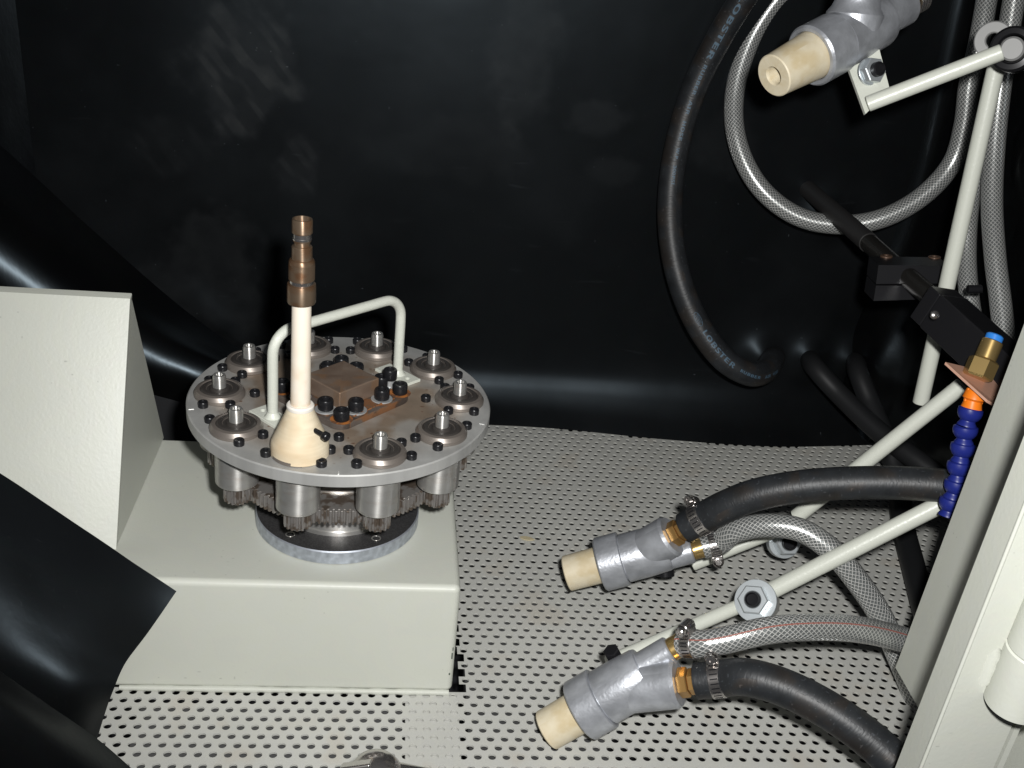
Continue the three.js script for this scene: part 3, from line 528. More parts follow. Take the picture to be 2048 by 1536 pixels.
/* ---------- blast guns ---------- */
// axis from nozzle face A to rear tube end B; boss (hose inlet) ends at Cb
function blastGun(label, A, B, Cb, o = {}) {
  const t = thing('blast_gun', label, 'blast gun', A.clone().lerp(B, 0.5), 'blast guns with ceramic nozzles');
  const d = B.clone().sub(A).normalize(), L = A.distanceTo(B), k = L / 0.139;
  const S = (g) => along(g, A, d);
  const bR = o.bodyR || 0.0238, hr = o.hole || 0.0055;
  const tb = (o.tipBase || 0.0180), tf = (o.tipFace || 0.0176);
  part('nozzle', S(lathe([[hr, 0.03 * k], [hr, 0.002], [hr + 0.0012, 0], [tf - 0.0010, 0], [tf, 0.001], [tb, 0.041 * k]], 56)), alumina, t);
  const body = [
    S(lathe([[tb + 0.0002, 0.0385 * k], [tb + 0.001, 0.0372 * k], [0.0250, 0.0372 * k], [0.0267, 0.039 * k], [0.0267, 0.0625 * k], [0.0255, 0.0632 * k], [bR - 0.0016, 0.0633 * k], [bR - 0.0016, 0.0644 * k], [bR, 0.0645 * k]], 64)),
    S(lathe([[bR, 0.0645 * k], [bR, 0.085 * k], [bR - 0.001, 0.108 * k], [bR - 0.002, 0.1112 * k], [bR - 0.004, 0.1116 * k], [0.0, 0.112 * k]], 64)),
  ];
  // rear tube, offset to the side away from the boss
  const off = o.tubeOff || V(0, 0, 0), tr = o.tubeR || 0.0125;
  const tb0 = A.clone().addScaledVector(d, 0.075 * k).add(off), tl = 0.064 * k;
  body.push(along(cyl(tr, 0, tl, 40, 0.0012), tb0, d));
  const br = o.bossR || 0.0205, c0 = A.clone().addScaledVector(d, (o.bossAt || 0.078) * k), cd = Cb.clone().sub(c0), cl = cd.length();
  body.push(along(lathe([[0, 0], ...(o.flare ? [[br + o.flare, 0.004], [br + o.flare, 0.017], [br + o.flare * 0.4, 0.0225], [br + o.flare * 0.1, 0.028]] : [[br * 0.98, 0]]), [br, cl - 0.003], [br - 0.002, cl], [0, cl]], 48), c0, cd));
  const bm = part('gun_body', body, castZinc, t);
  const tubeEnd = tb0.clone().addScaledVector(d, tl); cd.normalize();
  if (!o.noFit) {
    part('hex_fitting', [along(hexPrism(0.0125, 0, 0.0085), Cb, cd), along(hexPrism(0.0108, 0.0088, 0.016), Cb, cd), along(cyl(0.0085, 0.0155, 0.030, 28), Cb, cd)], brassDark, t);
    part('brass_fitting', along(cyl(0.0098, 0, 0.018, 32, 0.0008), tubeEnd, d), brass, t);
  }
  return { t, d, cd, tubeEnd, Cb, bm, k };
}
function hoseClamp(t, hose, c, dir, r, screwDir, mat = chrome) {        // worm drive band with its screw housing
  const b = part('hose_clamp', along(ring(r - 0.0004, r + 0.0010, 0, 0.0105, 40, 0.0004), c, dir), mat, t, hose);
  const y = dir.clone().normalize(), s = screwDir.clone().addScaledVector(y, -screwDir.dot(y)).normalize(), tx = V(0, 0, 0).crossVectors(y, s);
  const o = c.clone().addScaledVector(y, 0.00525).addScaledVector(s, r + 0.0045);
  const slots = []; for (let i = 0; i < 26; i++) { const a = i / 26 * 6.283; const q = rbox(0.0010, 0.0066, 0.0004, 0.0001, 1); const e = s.clone().multiplyScalar(Math.cos(a)).addScaledVector(tx, Math.sin(a)), f = V(0, 0, 0).crossVectors(y, e); q.applyMatrix4(basis(c.clone().addScaledVector(y, 0.00525).addScaledVector(e, r + 0.0010), f, y, e)); slots.push(q); }
  part('worm_slots', slots, blackOxide, t, hose).userData.kind = 'stuff';
  const h = lathe([[0.0052, -0.006], [0.0056, -0.0052], [0.0056, 0.0052], [0.0050, 0.006]], 20);
  part('screw_housing', [along(h, o, tx), (() => { const q = rbox(0.0105, 0.005, 0.011, 0.001); q.applyMatrix4(basis(o.clone().addScaledVector(s, -0.003), tx, s, y)); return q; })()], mat, t, hose);
  part('clamp_screw', along(lathe([[0, -0.0085], [0.0030, -0.0085], [0.0030, 0.006], [0.0042, 0.0062], [0.0042, 0.0098], [0.0034, 0.0108], [0.0012, 0.0108], [0.0010, 0.0095], [0, 0.0095]], 18), o, tx), mat, t, hose);
}
const HR_ = 0.0150, CR_ = 0.0112;
const gA = at(1093, 1461, 0.965), gB = at(1342, 1316, 0.945);
const G1 = blastGun('grey cast metal blast gun with cream nozzle, lowest and nearest of three', gA, gB, at(1358, 1366, 0.934), { tubeOff: AY.clone().multiplyScalar(0.007).addScaledVector(AZ, 0.001) });
const hA = at(1133, 1147, 1.115), hB = at(1386, 1080, 1.095);
const G2 = blastGun('grey cast metal blast gun with cream nozzle lying in the middle of the floor', hA, hB, at(1345, 1070, 1.085), { tubeOff: AY.clone().multiplyScalar(-0.010).addScaledVector(AZ, -0.002) });
const uA = at(1547, 152, 0.955), uB = at(1806, 14, 1.02);
const G3 = blastGun('grey cast metal blast gun with cream nozzle hanging at the upper right', uA, uB, at(1728, -72, 0.975), { flare: 0.0065, tipBase: 0.0212, tipFace: 0.0182, tubeR: 0.0195, tubeOff: AY.clone().multiplyScalar(0.003), bossR: 0.0185, bossAt: 0.082, noFit: true, bodyR: 0.0252, hole: 0.0072 });
{
  const f = V(0, 0, 0).addScaledVector(AZ, 0.9).addScaledVector(AY, 0.1);
  part('brass_fitting', along(cyl(0.0125, -0.001, 0.008, 32), G3.tubeEnd, G3.d), brass, G3.t);
  const bandA = G3.tubeEnd.clone().addScaledVector(G3.d, 0.009); part('spring_band', [0, 1, 2, 3].map(i => along(ring(0.0120, 0.0150, 0, 0.0028, 36, 0.001), bandA.clone().addScaledVector(G3.d, i * 0.0036), G3.d)), chrome, G3.t);
  const h = part('grub_hole', along(lathe([[0.0023, 0.0003], [0.0014, 0.0003], [0.0012, -0.002], [0, -0.002]], 18), at(1797, 24, 1.0005), AZ), blackOxide, G3.t, G3.bm);
  // black clamping bolt on top of the near gun, rubber foot under the middle one
  const p = at(1228, 1312, 0.965); part('clamp_bolt', [along(hexPrism(0.0072, 0, 0.0085), p, V(-0.45, 0.8, 0.1)), along(cyl(0.005, -0.016, 0.001, 20), p, V(-0.45, 0.8, 0.1))], blackOxide, G1.t);
  const q = at(1330, 1142, 1.125); part('clamp_bolt', along(cyl(0.0095, -0.008, 0.005, 24), q, AY.clone().negate()), blackOxide, G2.t);
}

/* ---------- hoses ---------- */
function rubberHose(label, pts, clampDir) {
  const t = thing('rubber_hose', label, 'hose', pts[0]);
  const g = tube(pts, HR_, { n: 160, seg: 32 });
  const h = part('hose_tube', g, hoseRubber, t);
  if (clampDir) { const c = g.userData.curve; hoseClamp(t, t, c.getPointAt(0.012 / g.userData.L), c.getTangentAt(0.03), HR_, clampDir); }
  return { t, g };
}
{
  const a = G1.Cb.clone().addScaledVector(G1.cd, 0.015);
  rubberHose('thick black rubber hose curving right from the near blast gun', [a, a.clone().addScaledVector(G1.cd, 0.022), at(1492, 1354, 0.908), at(1570, 1376, 0.897), at(1680, 1435, 0.882), at(1780, 1515, 0.868), at(1860, 1610, 0.855)], AY.clone().multiplyScalar(0.95).addScaledVector(AX, 0.3).addScaledVector(AZ, 0.25));
  const b = G2.Cb.clone().addScaledVector(G2.cd, 0.0150);
  rubberHose('thick black rubber hose arching right from the middle blast gun', [b, b.clone().addScaledVector(G2.cd, 0.022), at(1455, 1011, 1.053), at(1510, 990, 1.042), at(1600, 973, 1.03), at(1700, 966, 1.02), at(1800, 966, 1.01), at(1900, 973, 1.0), at(2040, 1000, 0.99)], AY.clone().addScaledVector(AX, -0.2).addScaledVector(AZ, -0.45));
}
function braidHose(label, pts, o = {}) {
  const t = thing('braided_hose', label, 'hose', pts[0]);
  const g = tube(pts, CR_ * (o.k || 1), { n: 200, seg: 32 });
  part('hose_tube', g, braid, t);
  if (o.stripe) { const c = g.userData.curve, sp = []; for (let i = 0; i <= 40; i++) { const s = i / 40, p = c.getPointAt(s), T = c.getTangentAt(s), ref = AY.clone().multiplyScalar(0.45).addScaledVector(AZ, 0.85); const N = ref.addScaledVector(T, -ref.dot(T)).normalize(); sp.push(p.addScaledVector(N, CR_ - 0.0002)); } part('red_stripe', tube(sp, 0.0006, { n: 160, seg: 8 }), std({ lin: [0.30, 0.10, 0.075], roughness: 0.4 }), t); }
  if (o.clamp) { const c = g.userData.curve; hoseClamp(t, t, c.getPointAt(0.006 / g.userData.L), c.getTangentAt(0.02), CR_ * (o.k || 1), o.clamp); }
}
{
  const a = G1.tubeEnd.clone().addScaledVector(G1.d, 0.010);
  braidHose('clear braided hose with a red stripe running right from the near gun', [a, at(1402, 1288, 0.930), at(1446, 1281, 0.927), at(1530, 1262, 0.927), at(1600, 1255, 0.935), at(1700, 1257, 0.958), at(1810, 1280, 0.997), at(1950, 1330, 1.03)], { stripe: true, clamp: AY.clone().addScaledVector(AX, -0.25).addScaledVector(AZ, 0.3) });
  const b = G2.tubeEnd.clone().addScaledVector(G2.d, 0.010);
  braidHose('clear braided hose arching from the middle gun down behind the cabinet edge', [b, b.clone().addScaledVector(G2.d, 0.016), at(1468, 1064, 1.080), at(1530, 1051, 1.066), at(1600, 1060, 1.056), at(1660, 1098, 1.05), at(1712, 1158, 1.05), at(1760, 1230, 1.055), at(1805, 1330, 1.06), at(1850, 1440, 1.06)], { clamp: AY.clone().multiplyScalar(-1).addScaledVector(AX, 0.35) });
  braidHose('clear braided hose hanging in a big loop at the upper right', [at(1600, -50, 1.30), at(1545, 10, 1.315), at(1497, 90, 1.33), at(1469, 190, 1.34), at(1475, 285, 1.34), at(1518, 372, 1.34), at(1590, 430, 1.34), at(1670, 449, 1.335), at(1760, 438, 1.325), at(1845, 392, 1.315), at(1905, 325, 1.305), at(1928, 250, 1.29), at(1938, 170, 1.275), at(1957, 90, 1.26), at(1980, -40, 1.25)], { k: 1.02 });
  braidHose('clear braided hose hanging straight down at the right edge', [at(2035, -40, 1.17), at(2018, 60, 1.19), at(2003, 160, 1.21), at(1990, 280, 1.22), at(1984, 400, 1.22), at(1990, 510, 1.21), at(2003, 620, 1.20), at(2014, 720, 1.19)]);
  braidHose('clear braided hose half hidden behind the upright white rod', [at(1990, 180, 1.24), at(1962, 290, 1.255), at(1940, 400, 1.26), at(1933, 500, 1.26), at(1938, 590, 1.25), at(1955, 700, 1.24)], { k: 0.95 });
}
// the printed air hose that loops out of the back curtain
{
  const pts = [at(1560, -110, 1.24), at(1500, -25, 1.27), at(1447, 60, 1.30), at(1396, 160, 1.33), at(1362, 260, 1.35), at(1342, 370, 1.365), at(1342, 470, 1.37), at(1362, 570, 1.375), at(1402, 660, 1.38), at(1452, 722, 1.385), at(1500, 748, 1.395), at(1530, 742, 1.42), at(1543, 722, 1.455), at(1548, 712, 1.52)];
  const t = thing('air_hose', 'black rubber air hose with blue printed lettering looping out of the back wall', 'hose', pts[0]);
  const g = tube(pts, 0.0152, { n: 220, seg: 36, ref: AZ.clone().multiplyScalar(0.95).addScaledVector(AX, 0.35) });
  const L = g.userData.L;
  part('hose_tube', g, hoseRubber, t);
  // lettering: a printed band that follows the outer skin
  const cv = document.createElement('canvas'); cv.width = 2048; cv.height = 96; const c = cv.getContext('2d');
  const printBand = (draw, s0, s1, a0, a1) => {
    const cv = document.createElement('canvas'); cv.width = 2048; cv.height = 128; const x = cv.getContext('2d');
    x.fillStyle = '#000'; x.fillRect(0, 0, 2048, 128); draw(x);
    const al = new THREE.CanvasTexture(cv); al.colorSpace = THREE.NoColorSpace;
    const m = std({ lin: [0.058, 0.105, 0.15], roughness: 0.55, alphaMap: al, transparent: true });
    const cu = g.userData.curve, pos = [], nor = [], uv = [], idx = [], n = 120, q = 8, ref0 = AZ.clone().multiplyScalar(0.95).addScaledVector(AX, 0.35);
    for (let i = 0; i <= n; i++) { const s = (s0 + (s1 - s0) * i / n) / L, p = cu.getPointAt(s), T = cu.getTangentAt(s), N = ref0.clone().addScaledVector(T, -ref0.dot(T)).normalize(), B = V(0, 0, 0).crossVectors(T, N);
      for (let j = 0; j <= q; j++) { const a = a0 + (a1 - a0) * j / q, d = N.clone().multiplyScalar(Math.cos(a)).addScaledVector(B, Math.sin(a)); pos.push(p.x + d.x * 0.0154, p.y + d.y * 0.0154, p.z + d.z * 0.0154); nor.push(d.x, d.y, d.z); uv.push(i / n, j / q); } }
    for (let i = 0; i < n; i++) for (let j = 0; j < q; j++) { const a = i * (q + 1) + j, b = a + q + 1; idx.push(a, b, a + 1, b, b + 1, a + 1); }
    const gg = new THREE.BufferGeometry(); gg.setAttribute('position', new THREE.Float32BufferAttribute(pos, 3)); gg.setAttribute('normal', new THREE.Float32BufferAttribute(nor, 3)); gg.setAttribute('uv', new THREE.Float32BufferAttribute(uv, 2)); gg.setIndex(idx);
    part('printed_lettering', gg, m, t);
  };
  const near = (px, py) => { let b = 0, bd = 1e9; const cu = g.userData.curve; for (let i = 0; i <= 400; i++) { const p = cu.getPointAt(i / 400).sub(CAM), z = -p.dot(AZ); const dx = 1024 + FPX * p.dot(AX) / z - px, dy = 768 - FPX * p.dot(AY) / z - py, d = dx * dx + dy * dy; if (d < bd) { bd = d; b = i / 400; } } return b * L; };
  const s0 = near(1500, -22), s1 = near(1345, 372), s2 = near(1385, 622), s3 = near(1535, 744);
  const txt = (x, words) => { x.fillStyle = '#fff'; x.textBaseline = 'middle'; x.textAlign = 'center'; for (const [w, u0, u1, size] of words) { x.save(); x.font = 'bold ' + size + 'px sans-serif'; const wd = x.measureText(w).width || 1; x.translate((u0 + u1) / 2 * 2048, 66); x.scale((u1 - u0) * 2048 / wd, 1); x.fillText(w, 0, 0); x.restore(); } };
  printBand((x) => txt(x, [['LOBSTER', 0.02, 0.36, 118], ['RUBBER', 0.385, 0.545, 78], ['AIR', 0.575, 0.645, 78], ['HOSE', 0.675, 0.775, 78], ['W.P.', 0.81, 0.875, 74], ['300PSI', 0.895, 0.995, 74]]), s0, s1, 0.64, 0.04);
  printBand((x) => {
    x.strokeStyle = '#fff'; x.lineWidth = 7; x.beginPath(); x.ellipse(150, 64, 120, 50, 0, 0, 6.2832); x.stroke();
    x.lineWidth = 6; for (const dy of [-22, 0, 22]) { x.beginPath(); x.moveTo(70, 64 + dy); x.bezierCurveTo(120, 64 + dy - 26, 170, 64 + dy + 26, 230, 64 + dy - 8); x.stroke(); }
    txt(x, [['LOBSTER', 0.17, 0.55, 118], ['RUBBER', 0.60, 0.76, 70], ['AIR', 0.80, 0.87, 70], ['HOSE', 0.90, 0.995, 70]]);
  }, s2, s3, 0.55, -0.05);
}
// dark hoses coming through the lower right of the curtain
for (const [lab, pts] of [
  ['dark hose slanting down right from a hole in the back curtain', [at(1618, 712, 1.52), at(1630, 735, 1.46), at(1680, 790, 1.44), at(1760, 865, 1.40), at(1840, 925, 1.36), at(1960, 1010, 1.32)]],
  ['dark hose dropping steeply from the rightmost hole in the curtain', [at(1712, 715, 1.52), at(1716, 745, 1.46), at(1742, 810, 1.44), at(1772, 880, 1.41), at(1795, 960, 1.385), onY(1806, 1050, 0.016), onY(1826, 1130, 0.016), onY(1850, 1220, 0.018), onY(1880, 1330, 0.02)]],
]) { const t = thing('dark_hose', lab, 'hose', pts[0]); part('hose_tube', tube(pts, 0.0128, { n: 80, seg: 24 }), std({ lin: [0.012, 0.0125, 0.0135], roughness: 0.5, specularIntensity: 0.6 }), t); }

/* ---------- white painted rods and joints ---------- */
{
  // near rod: thin lower arm, nut joint, thicker upper arm
  const n0 = at(1512, 1202, 1.045), a0 = at(1215, 1326, 1.02);
  const t = thing('support_rod', 'white painted rod with large zinc nut and washer leading to the near gun', 'support rod', n0);
  part('lower_arm', rod(a0, at(1500, 1203, 1.06), 0.0066), paintRod, t);
  part('upper_arm', rod(at(1533, 1186, 1.055), at(1930, 984, 1.00), 0.0081), paintRod, t);
  const f = CAM.clone().sub(n0).normalize().addScaledVector(AX, -0.28).addScaledVector(AY, 0.12).normalize();
  part('clamp_block', along(cyl(0.0165, -0.024, -0.0015, 36), n0, f), std({ lin: [0.33, 0.33, 0.31], roughness: 0.45 }), t);
  const w = part('washer', along(ring(0.006, 0.0197, -0.001, 0.0026, 48), n0, f), zincPlate, t);
  part('nut', along(hexPrism(0.0142, 0.0028, 0.0128, 0.0072), n0, f, AY), zincPlate, t);
  part('stud', along(lathe([[0.0074, 0.0], ...Array.from({ length: 10 }, (_, i) => [i % 2 ? 0.0068 : 0.0074, 0.004 + i * 0.0012]), [0.0062, 0.0165], [0.0056, 0.0165], [0.005, 0.0135], [0, 0.0133]], 32), n0, f), blackOxide, t);
}
{
  const n0 = at(1578, 1086, 1.150), t = thing('support_rod', 'white painted rod and zinc nut behind the middle gun hose', 'support rod', n0);
  part('upper_arm', rod(at(1592, 1034, 1.13), at(1925, 770, 1.04), 0.0076), paintRod, t);
  part('lower_arm', rod(at(1385, 1130, 1.17), at(1560, 1060, 1.15), 0.0062), paintRod, t);
  const f = CAM.clone().sub(n0).normalize().addScaledVector(AX, 0.35).addScaledVector(AY, -0.05).normalize();
  part('washer', along(ring(0.006, 0.0165, -0.022, -0.013, 40), n0, f), zincPlate, t);
  part('link_arm', rod(at(1592, 1034, 1.155), at(1572, 1085, 1.158), 0.0072), paintRod, t);
  part('nut', along(hexPrism(0.0135, -0.012, 0.001, 0.007), n0, f, AY), zincPlate, t);
  part('stud', along(lathe([[0.0074, -0.004], [0.0074, 0.004], [0.0064, 0.0052], [0.0054, 0.0052], [0.005, 0.0035], [0, 0.0032]], 28), n0, f), blackOxide, t);
}
{
  const p = at(1990, 125, 0.945), t = thing('support_rod', 'long upright white painted rod at the right behind the black clamp', 'support rod', p);
  part('shaft', rod(at(1841, 806, 1.13), at(1996, 118, 1.0), 0.0077), paintRod, t);
}
{
  // upper bracket: plate with nut carrying the hanging gun, welded to a level rod
  const d = 0.985, q = (x, y, dd = d) => at(x, y, dd);
  const t = thing('gun_bracket', 'white bracket plate on a slanting rod holding the upper blast gun', 'bracket', q(1760, 190));
  const fr = [q(1697, 135, .992), q(1757, 92, .992), q(1780, 180, .98), q(1731, 228, .975)], back = AZ.clone().multiplyScalar(-0.0045);
  part('plate', loft2(fr, fr.map(p => p.clone().add(back))), paintRod, t);
  part('rod', rod(q(1735, 208, .972), q(2004, 104, .93), 0.0068), paintRod, t);
  const n0 = q(1742, 142, .983), f = AZ.clone().addScaledVector(AX, 0.42).addScaledVector(AY, -0.05).normalize();
  part('washer', along(ring(0.004, 0.0118, 0.0, 0.0022, 36), q(1737, 144, .984), f), zincPlate, t);
  part('nut', along(hexPrism(0.0112, 0.0025, 0.0098, 0.0058), q(1737, 144, .984), f, AY), zincPlate, t);
  part('stud', along(lathe([[0.0062, 0], [0.0062, 0.0142], [0.0055, 0.0152], [0.0048, 0.0152], [0.0044, 0.0135], [0, 0.0132]], 26), q(1737, 144, .984), f), blackOxide, t);
}
{
  // knuckle at the top right: big washer, black ring, bright stud
  const c = at(1988, 88, 0.955), f = AZ.clone().addScaledVector(AX, -0.62).addScaledVector(AY, -0.2).normalize();
  const t = thing('rod_knuckle', 'black clamp knuckle with zinc disc joining rods at top right', 'clamp', c);
  part('washer', along(ring(0.006, 0.0158, -0.006, -0.001, 48, 0.001), at(1986, 80, 0.965), f), zincMatte, t);
  part('clamp_ring', along(lathe([[0.0, -0.01], [0.0175, -0.01], [0.0185, -0.008], [0.0185, 0.010], [0.0165, 0.013], [0.0125, 0.0135], [0.0115, 0.012], [0.0110, 0.010]], 48), at(2029, 100, 0.945), f), blackOxide, t);
  part('stud', along(lathe([[0.0098, 0.004], [0.0098, 0.0125], [0.0082, 0.0142], [0, 0.0142]], 32), at(2029, 100, 0.945), f), zincMatte, t);
}
/* ---------- black shaft with clamp blocks ---------- */
{
  const a = at(1583, 350, 1.47), b = at(1990, 706, 0.965), t = thing('clamp_shaft', 'black shaft slanting out of the back wall through two clamp blocks', 'shaft', a.clone().lerp(b, 0.6));
  const dk = std({ lin: [0.026, 0.025, 0.025], roughness: 0.48, specularIntensity: 0.8 });
  part('sleeve', rod(a, at(1738, 486, 1.225), 0.0108), dk, t);
  const shiny = std({ lin: [0.05, 0.047, 0.043], metalness: 0.7, roughness: 0.24 });
  part('shaft', rod(at(1736, 484, 1.228), b, 0.0100), shiny, t);
  const quad = (pts, d, back) => { const fr = pts.map(([x, y, k]) => at(x, y, d + (k || 0))); return loft2(fr, fr.map(p => p.clone().add(back))); };
  const bk = AZ.clone().multiplyScalar(-0.030).addScaledVector(AY, 0.012);
  const up = part('clamp_block', quad([[1757, 530], [1900, 532], [1894, 567], [1752, 568]], 1.125, bk), blackOxide, t);
  const lo = part('clamp_block', quad([[1752, 571], [1890, 572], [1862, 598], [1747, 602]], 1.13, bk), blackOxide, t);
  for (const [x, y] of [[1772, 519], [1868, 521]]) part('socket_screw', along(capScrew(0.0062, 0.0045, 0.003), at(x, y, 1.155), AY.clone().addScaledVector(AZ, 0.35)), std({ lin: [0.10, 0.06, 0.04], metalness: 0.4, roughness: 0.45 }), t, up);
  part('grub_screw', along(cyl(0.0042, 0, 0.014, 18), at(1935, 578, 1.14), AX.clone().addScaledVector(AY, 0.0)), blackOxide, t, lo);
  // square clamp bar turned on edge, with a separate end block in front of it
  const c0 = at(1876, 616, 1.03), c1 = at(2050, 775, 0.95), [bx, by, bz] = frameOf(c1.clone().sub(c0), AZ);
  const sqBar = (l0, l1, w) => { const q = rbox(w, l1 - l0, w, 0.0012); q.rotateY(Math.PI / 4); q.translate(0, (l0 + l1) / 2, 0); q.applyMatrix4(basis(c0, bx, by, bz)); return q; };
  part('clamp_head', sqBar(-0.008, 0.0065, 0.0345), blackOxide, t);
  part('clamp_head', sqBar(0.0071, 0.13, 0.0355), blackOxide, t);
  const s = part('grub_screw', along(lathe([[0, 0.003], [0.002, 0.0028], [0.0036, 0.0018], [0.004, 0]], 20), at(1869, 630, 0.988), AZ), chrome, t);
}

/* ---------- blue jointed coolant hose with its brass fitting ---------- */
{
  const top = at(1990, 672, 0.945), bot = at(1955, 752, 0.945), ax = bot.clone().sub(top).normalize();
  const t = thing('jointed_hose', 'blue ball jointed hose with orange collar and brass fitting beside the cabinet', 'coolant hose', bot);
  part('push_collar', along(cyl(0.0072, -0.001, 0.005, 32, 0.001), top, ax), blueCollar, t);
  part('brass_fitting', along(cyl(0.0088, 0.0045, 0.0215, 32, 0.0008), top, ax), brass, t);
  part('hex_nut', along(hexPrism(0.0125, 0.021, 0.038), top, ax), brass, t);
  const pl = [at(1891, 724, 0.955), at(1928, 735, 0.96), at(2010, 752, 0.965), at(2002, 815, 0.93), at(1975, 800, 0.93)];
  part('copper_plate', loft2(pl, pl.map(p => p.clone().addScaledVector(ax, 0.0022))), copper, t);
  const segs = [[1941, 822], [1931, 858], [1926, 893], [1919, 930], [1913, 968], [1903, 1003]].map(([x, y], i) => at(x, y, 0.955 + i * 0.003));
  part('orange_collar', [along(lathe([[0.0055, -0.020], [0.0080, -0.017], [0.0094, -0.011], [0.0070, -0.009], [0.0082, -0.004], [0.0098, 0.001]], 32), segs[0], segs[1].clone().sub(segs[0])), (() => { const q = rbox(0.0035, 0.012, 0.016, 0.001); const [x, y, z] = frameOf(segs[1].clone().sub(segs[0]), AX); q.applyMatrix4(basis(segs[0].clone().addScaledVector(y, -0.013).addScaledVector(z, -0.0), x, y, z)); return q; })()], orangePlastic, t);
  for (let i = 0; i < segs.length; i++) {
    const dir = (segs[i + 1] || segs[i].clone().multiplyScalar(2).sub(segs[i - 1])).clone().sub(segs[i]); const l = dir.length();
    part('ball_segment', along(lathe([[0.0084, -l * 0.18], [0.0100, -l * 0.12], [0.0103, l * 0.05], [0.0097, l * 0.25], [0.0078, l * 0.45], [0.0062, l * 0.52], [0.0064, l * 0.60], [0.0078, l * 0.72], [0.0080, l * 0.82]], 36), segs[i], dir), bluePlastic, t);
  }
}

/* ---------- cabinet edge at the right ---------- */
{
  const t = thing('cabinet_frame', 'cream painted cabinet door frame with welded hinge at the right edge', 'door frame', V(0.62, 0.07, 0.18));
  // inner return panel (its face looks left), lower corner cut square
  const A0 = V(0.665, 0.0755, 0.0408), A1 = V(0.665, 0.90, 0.1100), A2 = V(0.665, 0.90, 0.36), A3 = V(0.665, 0.0745, 0.24);
  const bl = [A0, A1, A2, A3];
  part('return_panel', loft2(bl, bl.map(p => p.clone().add(V(0.012, 0, 0)))), paint, t);
  // door post: narrow side face and broad front face
  const xB = 0.5755;
  const p0 = onX(1998, 1000, xB), p1 = onX(1790, 1536, xB); const dz = (p1.z - p0.z) / (p1.y - p0.y), zAt = (y) => p0.z + (y - p0.y) * dz;
  const q0 = onX(2048, 1014, xB), q1 = onX(1841, 1536, xB); const ez = (q1.z - q0.z) / (q1.y - q0.y), fAt = (y) => q0.z + (y - q0.y) * ez;
  const y0 = -0.02, y1 = 0.90, w = onZ(1990, 1536, fAt(0.19)).x - xB;
  const lo = [V(xB, y0, zAt(y0)), V(xB, y0, fAt(y0)), V(xB + w, y0, fAt(y0)), V(xB + w, y0, zAt(y0))], hi = [V(xB, y1, zAt(y1)), V(xB, y1, fAt(y1)), V(xB + w, y1, fAt(y1)), V(xB + w, y1, zAt(y1))];
  part('door_post', loft2(lo, hi), paint, t);
  part('post_arris', rod(V(xB + 0.0006, y0, fAt(y0) - 0.0006), V(xB + 0.0006, y1, fAt(y1) - 0.0006), 0.0013, 12), paint, t);
  // hinge barrel with knuckle joint and weld
  const zf = fAt(0.2);
  const up = V(0, 1, ez).normalize();
  const hc = onZ(2026, 1409, zf + 0.011);
  const bar = part('hinge_barrel', along(cyl(0.0180, 0, 0.046, 56, 0.001), hc, up), paint, t);
  part('hinge_knuckle', along(cyl(0.0176, 0.0463, 0.16, 56, 0.001), hc, up), paint, t, bar);
  const wp = []; for (let i = 0; i <= 8; i++) wp.push(onZ(1962 + i * 4.2, 1372 - i * 11, zf + (1372 - i * 11 - 1372) * -ez * 0.0003 + 0.0005));
  part('weld_bead', tube(wp, 0.0055, { n: 60, seg: 16, rFn: (s) => (0.8 + 0.2 * Math.abs(Math.sin(s * 10)) + 0.2 * vnoise(s * 9, 2, 3)) * Math.min(1, 0.3 + 3 * s, 0.3 + 3 * (1 - s)) }), paint, t, bar);
  // door edge beyond the gap
  const e0 = V(xB + w + 0.006, y0, fAt(y0) - 0.004), e1 = V(xB + w + 0.006, y1, fAt(y1) - 0.004);
  part('door_edge', loft2([e0, e0.clone().add(V(0.004, 0, 0)), e0.clone().add(V(0.004, 0, -0.05)), e0.clone().add(V(0, 0, -0.05))], [e1, e1.clone().add(V(0.004, 0, 0)), e1.clone().add(V(0.004, 0, -0.05)), e1.clone().add(V(0, 0, -0.05))]), paint, t);
}

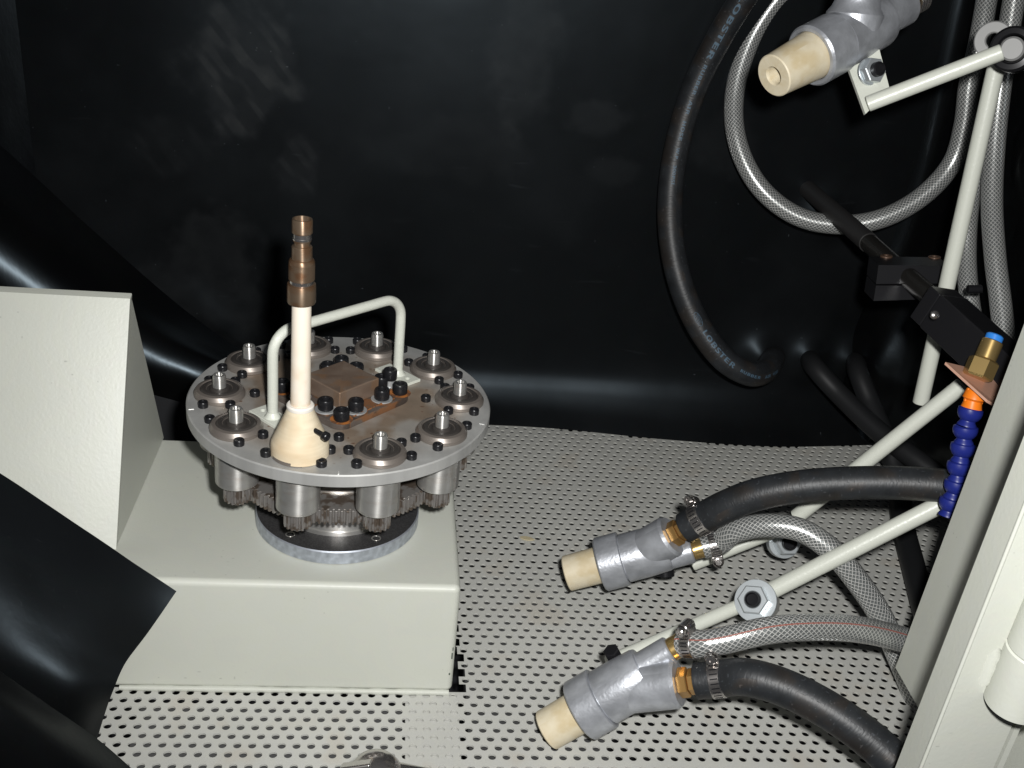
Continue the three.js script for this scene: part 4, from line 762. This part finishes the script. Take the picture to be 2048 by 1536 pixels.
/* ---------- loose rubber flaps, front left ---------- */
{
  const g = (r, d) => r.map(([x, y, k]) => at(x, y, k));
  const a = sheet([
    g([[-160, 845, 0.885], [0, 946, 0.895], [125, 1030, 0.905], [240, 1106, 0.915], [353, 1183, 0.925]]),
    g([[-170, 1000, 0.855], [-10, 1080, 0.862], [100, 1150, 0.870], [205, 1205, 0.882], [298, 1262, 0.905]]),
    g([[-180, 1130, 0.835], [-20, 1190, 0.840], [75, 1250, 0.845], [165, 1300, 0.855], [249, 1330, 0.876]]),
    g([[-190, 1240, 0.830], [-30, 1290, 0.831], [60, 1330, 0.834], [145, 1370, 0.843], [228, 1378, 0.868]]),
    g([[-190, 1340, 0.842], [-30, 1390, 0.845], [50, 1430, 0.852], [130, 1462, 0.868], [206, 1440, 0.898]]),
    g([[-190, 1440, 0.875], [-30, 1490, 0.877], [40, 1520, 0.882], [120, 1530, 0.895], [188, 1500, 0.915]]),
  ], 0.0035, 70, 70, (p, u, v) => { p.y += 0.0016 * (fbm(u * 5, v * 5, 2, 241) - .5); });
  sole('rubber_flap', a, std({ map: rubberMap, roughness: 0.5, bumpMap: rubberBump, bumpScale: 0.0003, specularIntensity: 0.6, specularColor: SPEC }), 'black rubber flap with square corner hanging over the front of the pedestal', 'rubber flap');
  const b = sheet([
    g([[-200, 1200, 0.74], [0, 1342, 0.78], [100, 1412, 0.81], [195, 1478, 0.835], [300, 1570, 0.87]]),
    g([[-220, 1260, 0.72], [-20, 1400, 0.755], [75, 1465, 0.78], [165, 1530, 0.81], [270, 1620, 0.85]]),
    g([[-240, 1360, 0.725], [-45, 1490, 0.76], [45, 1550, 0.785], [135, 1620, 0.82], [230, 1700, 0.86]]),
    g([[-260, 1500, 0.80], [-60, 1620, 0.82], [20, 1680, 0.84], [100, 1740, 0.87], [190, 1800, 0.90]]),
  ], 0.0035, 60, 50);
  sole('rubber_flap', b, rubber, 'dull black rubber fold in the bottom left corner', 'rubber flap');
  // splinters and grit lying on the flap
  const wood = std({ lin: [0.42, 0.25, 0.15], roughness: 0.7 });
  for (const [x0, y0, x1, y1, r, l] of [[186, 1421, 212, 1419, 0.0011, 'long thin wood splinter on the black rubber flap'], [196, 1406, 209, 1407, 0.0010, 'short wood splinter above the long one on the flap'], [199, 1386, 210, 1380, 0.0007, 'tiny pale splinter highest on the black flap']])
    sole('wood_splinter', tube([at(x0, y0, 0.893), at((x0 + x1) / 2, (y0 + y1) / 2 - 1, 0.892), at(x1, y1, 0.893)], r, { n: 14, seg: 6, rFn: (s) => 0.35 + Math.sin(s * 3.14) * 0.8 }), wood, l, 'wood splinter');
}
/* ---------- small loose things on the floor ---------- */
{
  const p = onY(1054, 1078, 0.001), s = new THREE.Shape(); s.moveTo(-0.0085, 0); s.bezierCurveTo(-0.006, 0.0045, 0.002, 0.005, 0.0085, 0.001); s.bezierCurveTo(0.004, -0.004, -0.004, -0.0042, -0.0085, 0);
  const e = new THREE.ExtrudeGeometry(s, { depth: 0.0005, bevelEnabled: true, bevelSize: 0.0003, bevelThickness: 0.0003, bevelSegments: 2 }); e.rotateX(-Math.PI / 2); e.rotateZ(0.12); e.rotateY(-0.5); e.translate(p.x, 0.0012, p.z);
  sole('dry_leaf_scrap', e, std({ lin: [0.52, 0.45, 0.29], roughness: 0.6 }), 'small tan scrap lying on the perforated floor right of the pedestal', 'scrap');
}
{
  // bright metal knob that just enters the bottom edge
  const c = at(752, 1566, 0.80), f = AY.clone().multiplyScalar(0.85).addScaledVector(AZ, 0.5).normalize();
  const t = thing('metal_latch', 'bright rounded metal latch entering the bottom edge of the view', 'latch', c);
  part('domed_cap', along(lathe([[0.0195, -0.02], [0.0195, 0.006], [0.0185, 0.012], [0.0150, 0.0178], [0.0095, 0.0215], [0.004, 0.0232], [0, 0.0235]], 48), c, f), chrome, t);
  const bx = rbox(0.021, 0.010, 0.012, 0.0015); bx.applyMatrix4(basis(at(712, 1541, 0.765), AX.clone().addScaledVector(AY, 0.14).normalize(), AY, AZ)); part('flat_lug', bx, chrome, t);
  part('arm', rod(at(780, 1552, 0.80), at(880, 1572, 0.81), 0.0105), chrome, t);
}

renderer.render(scene, camera);
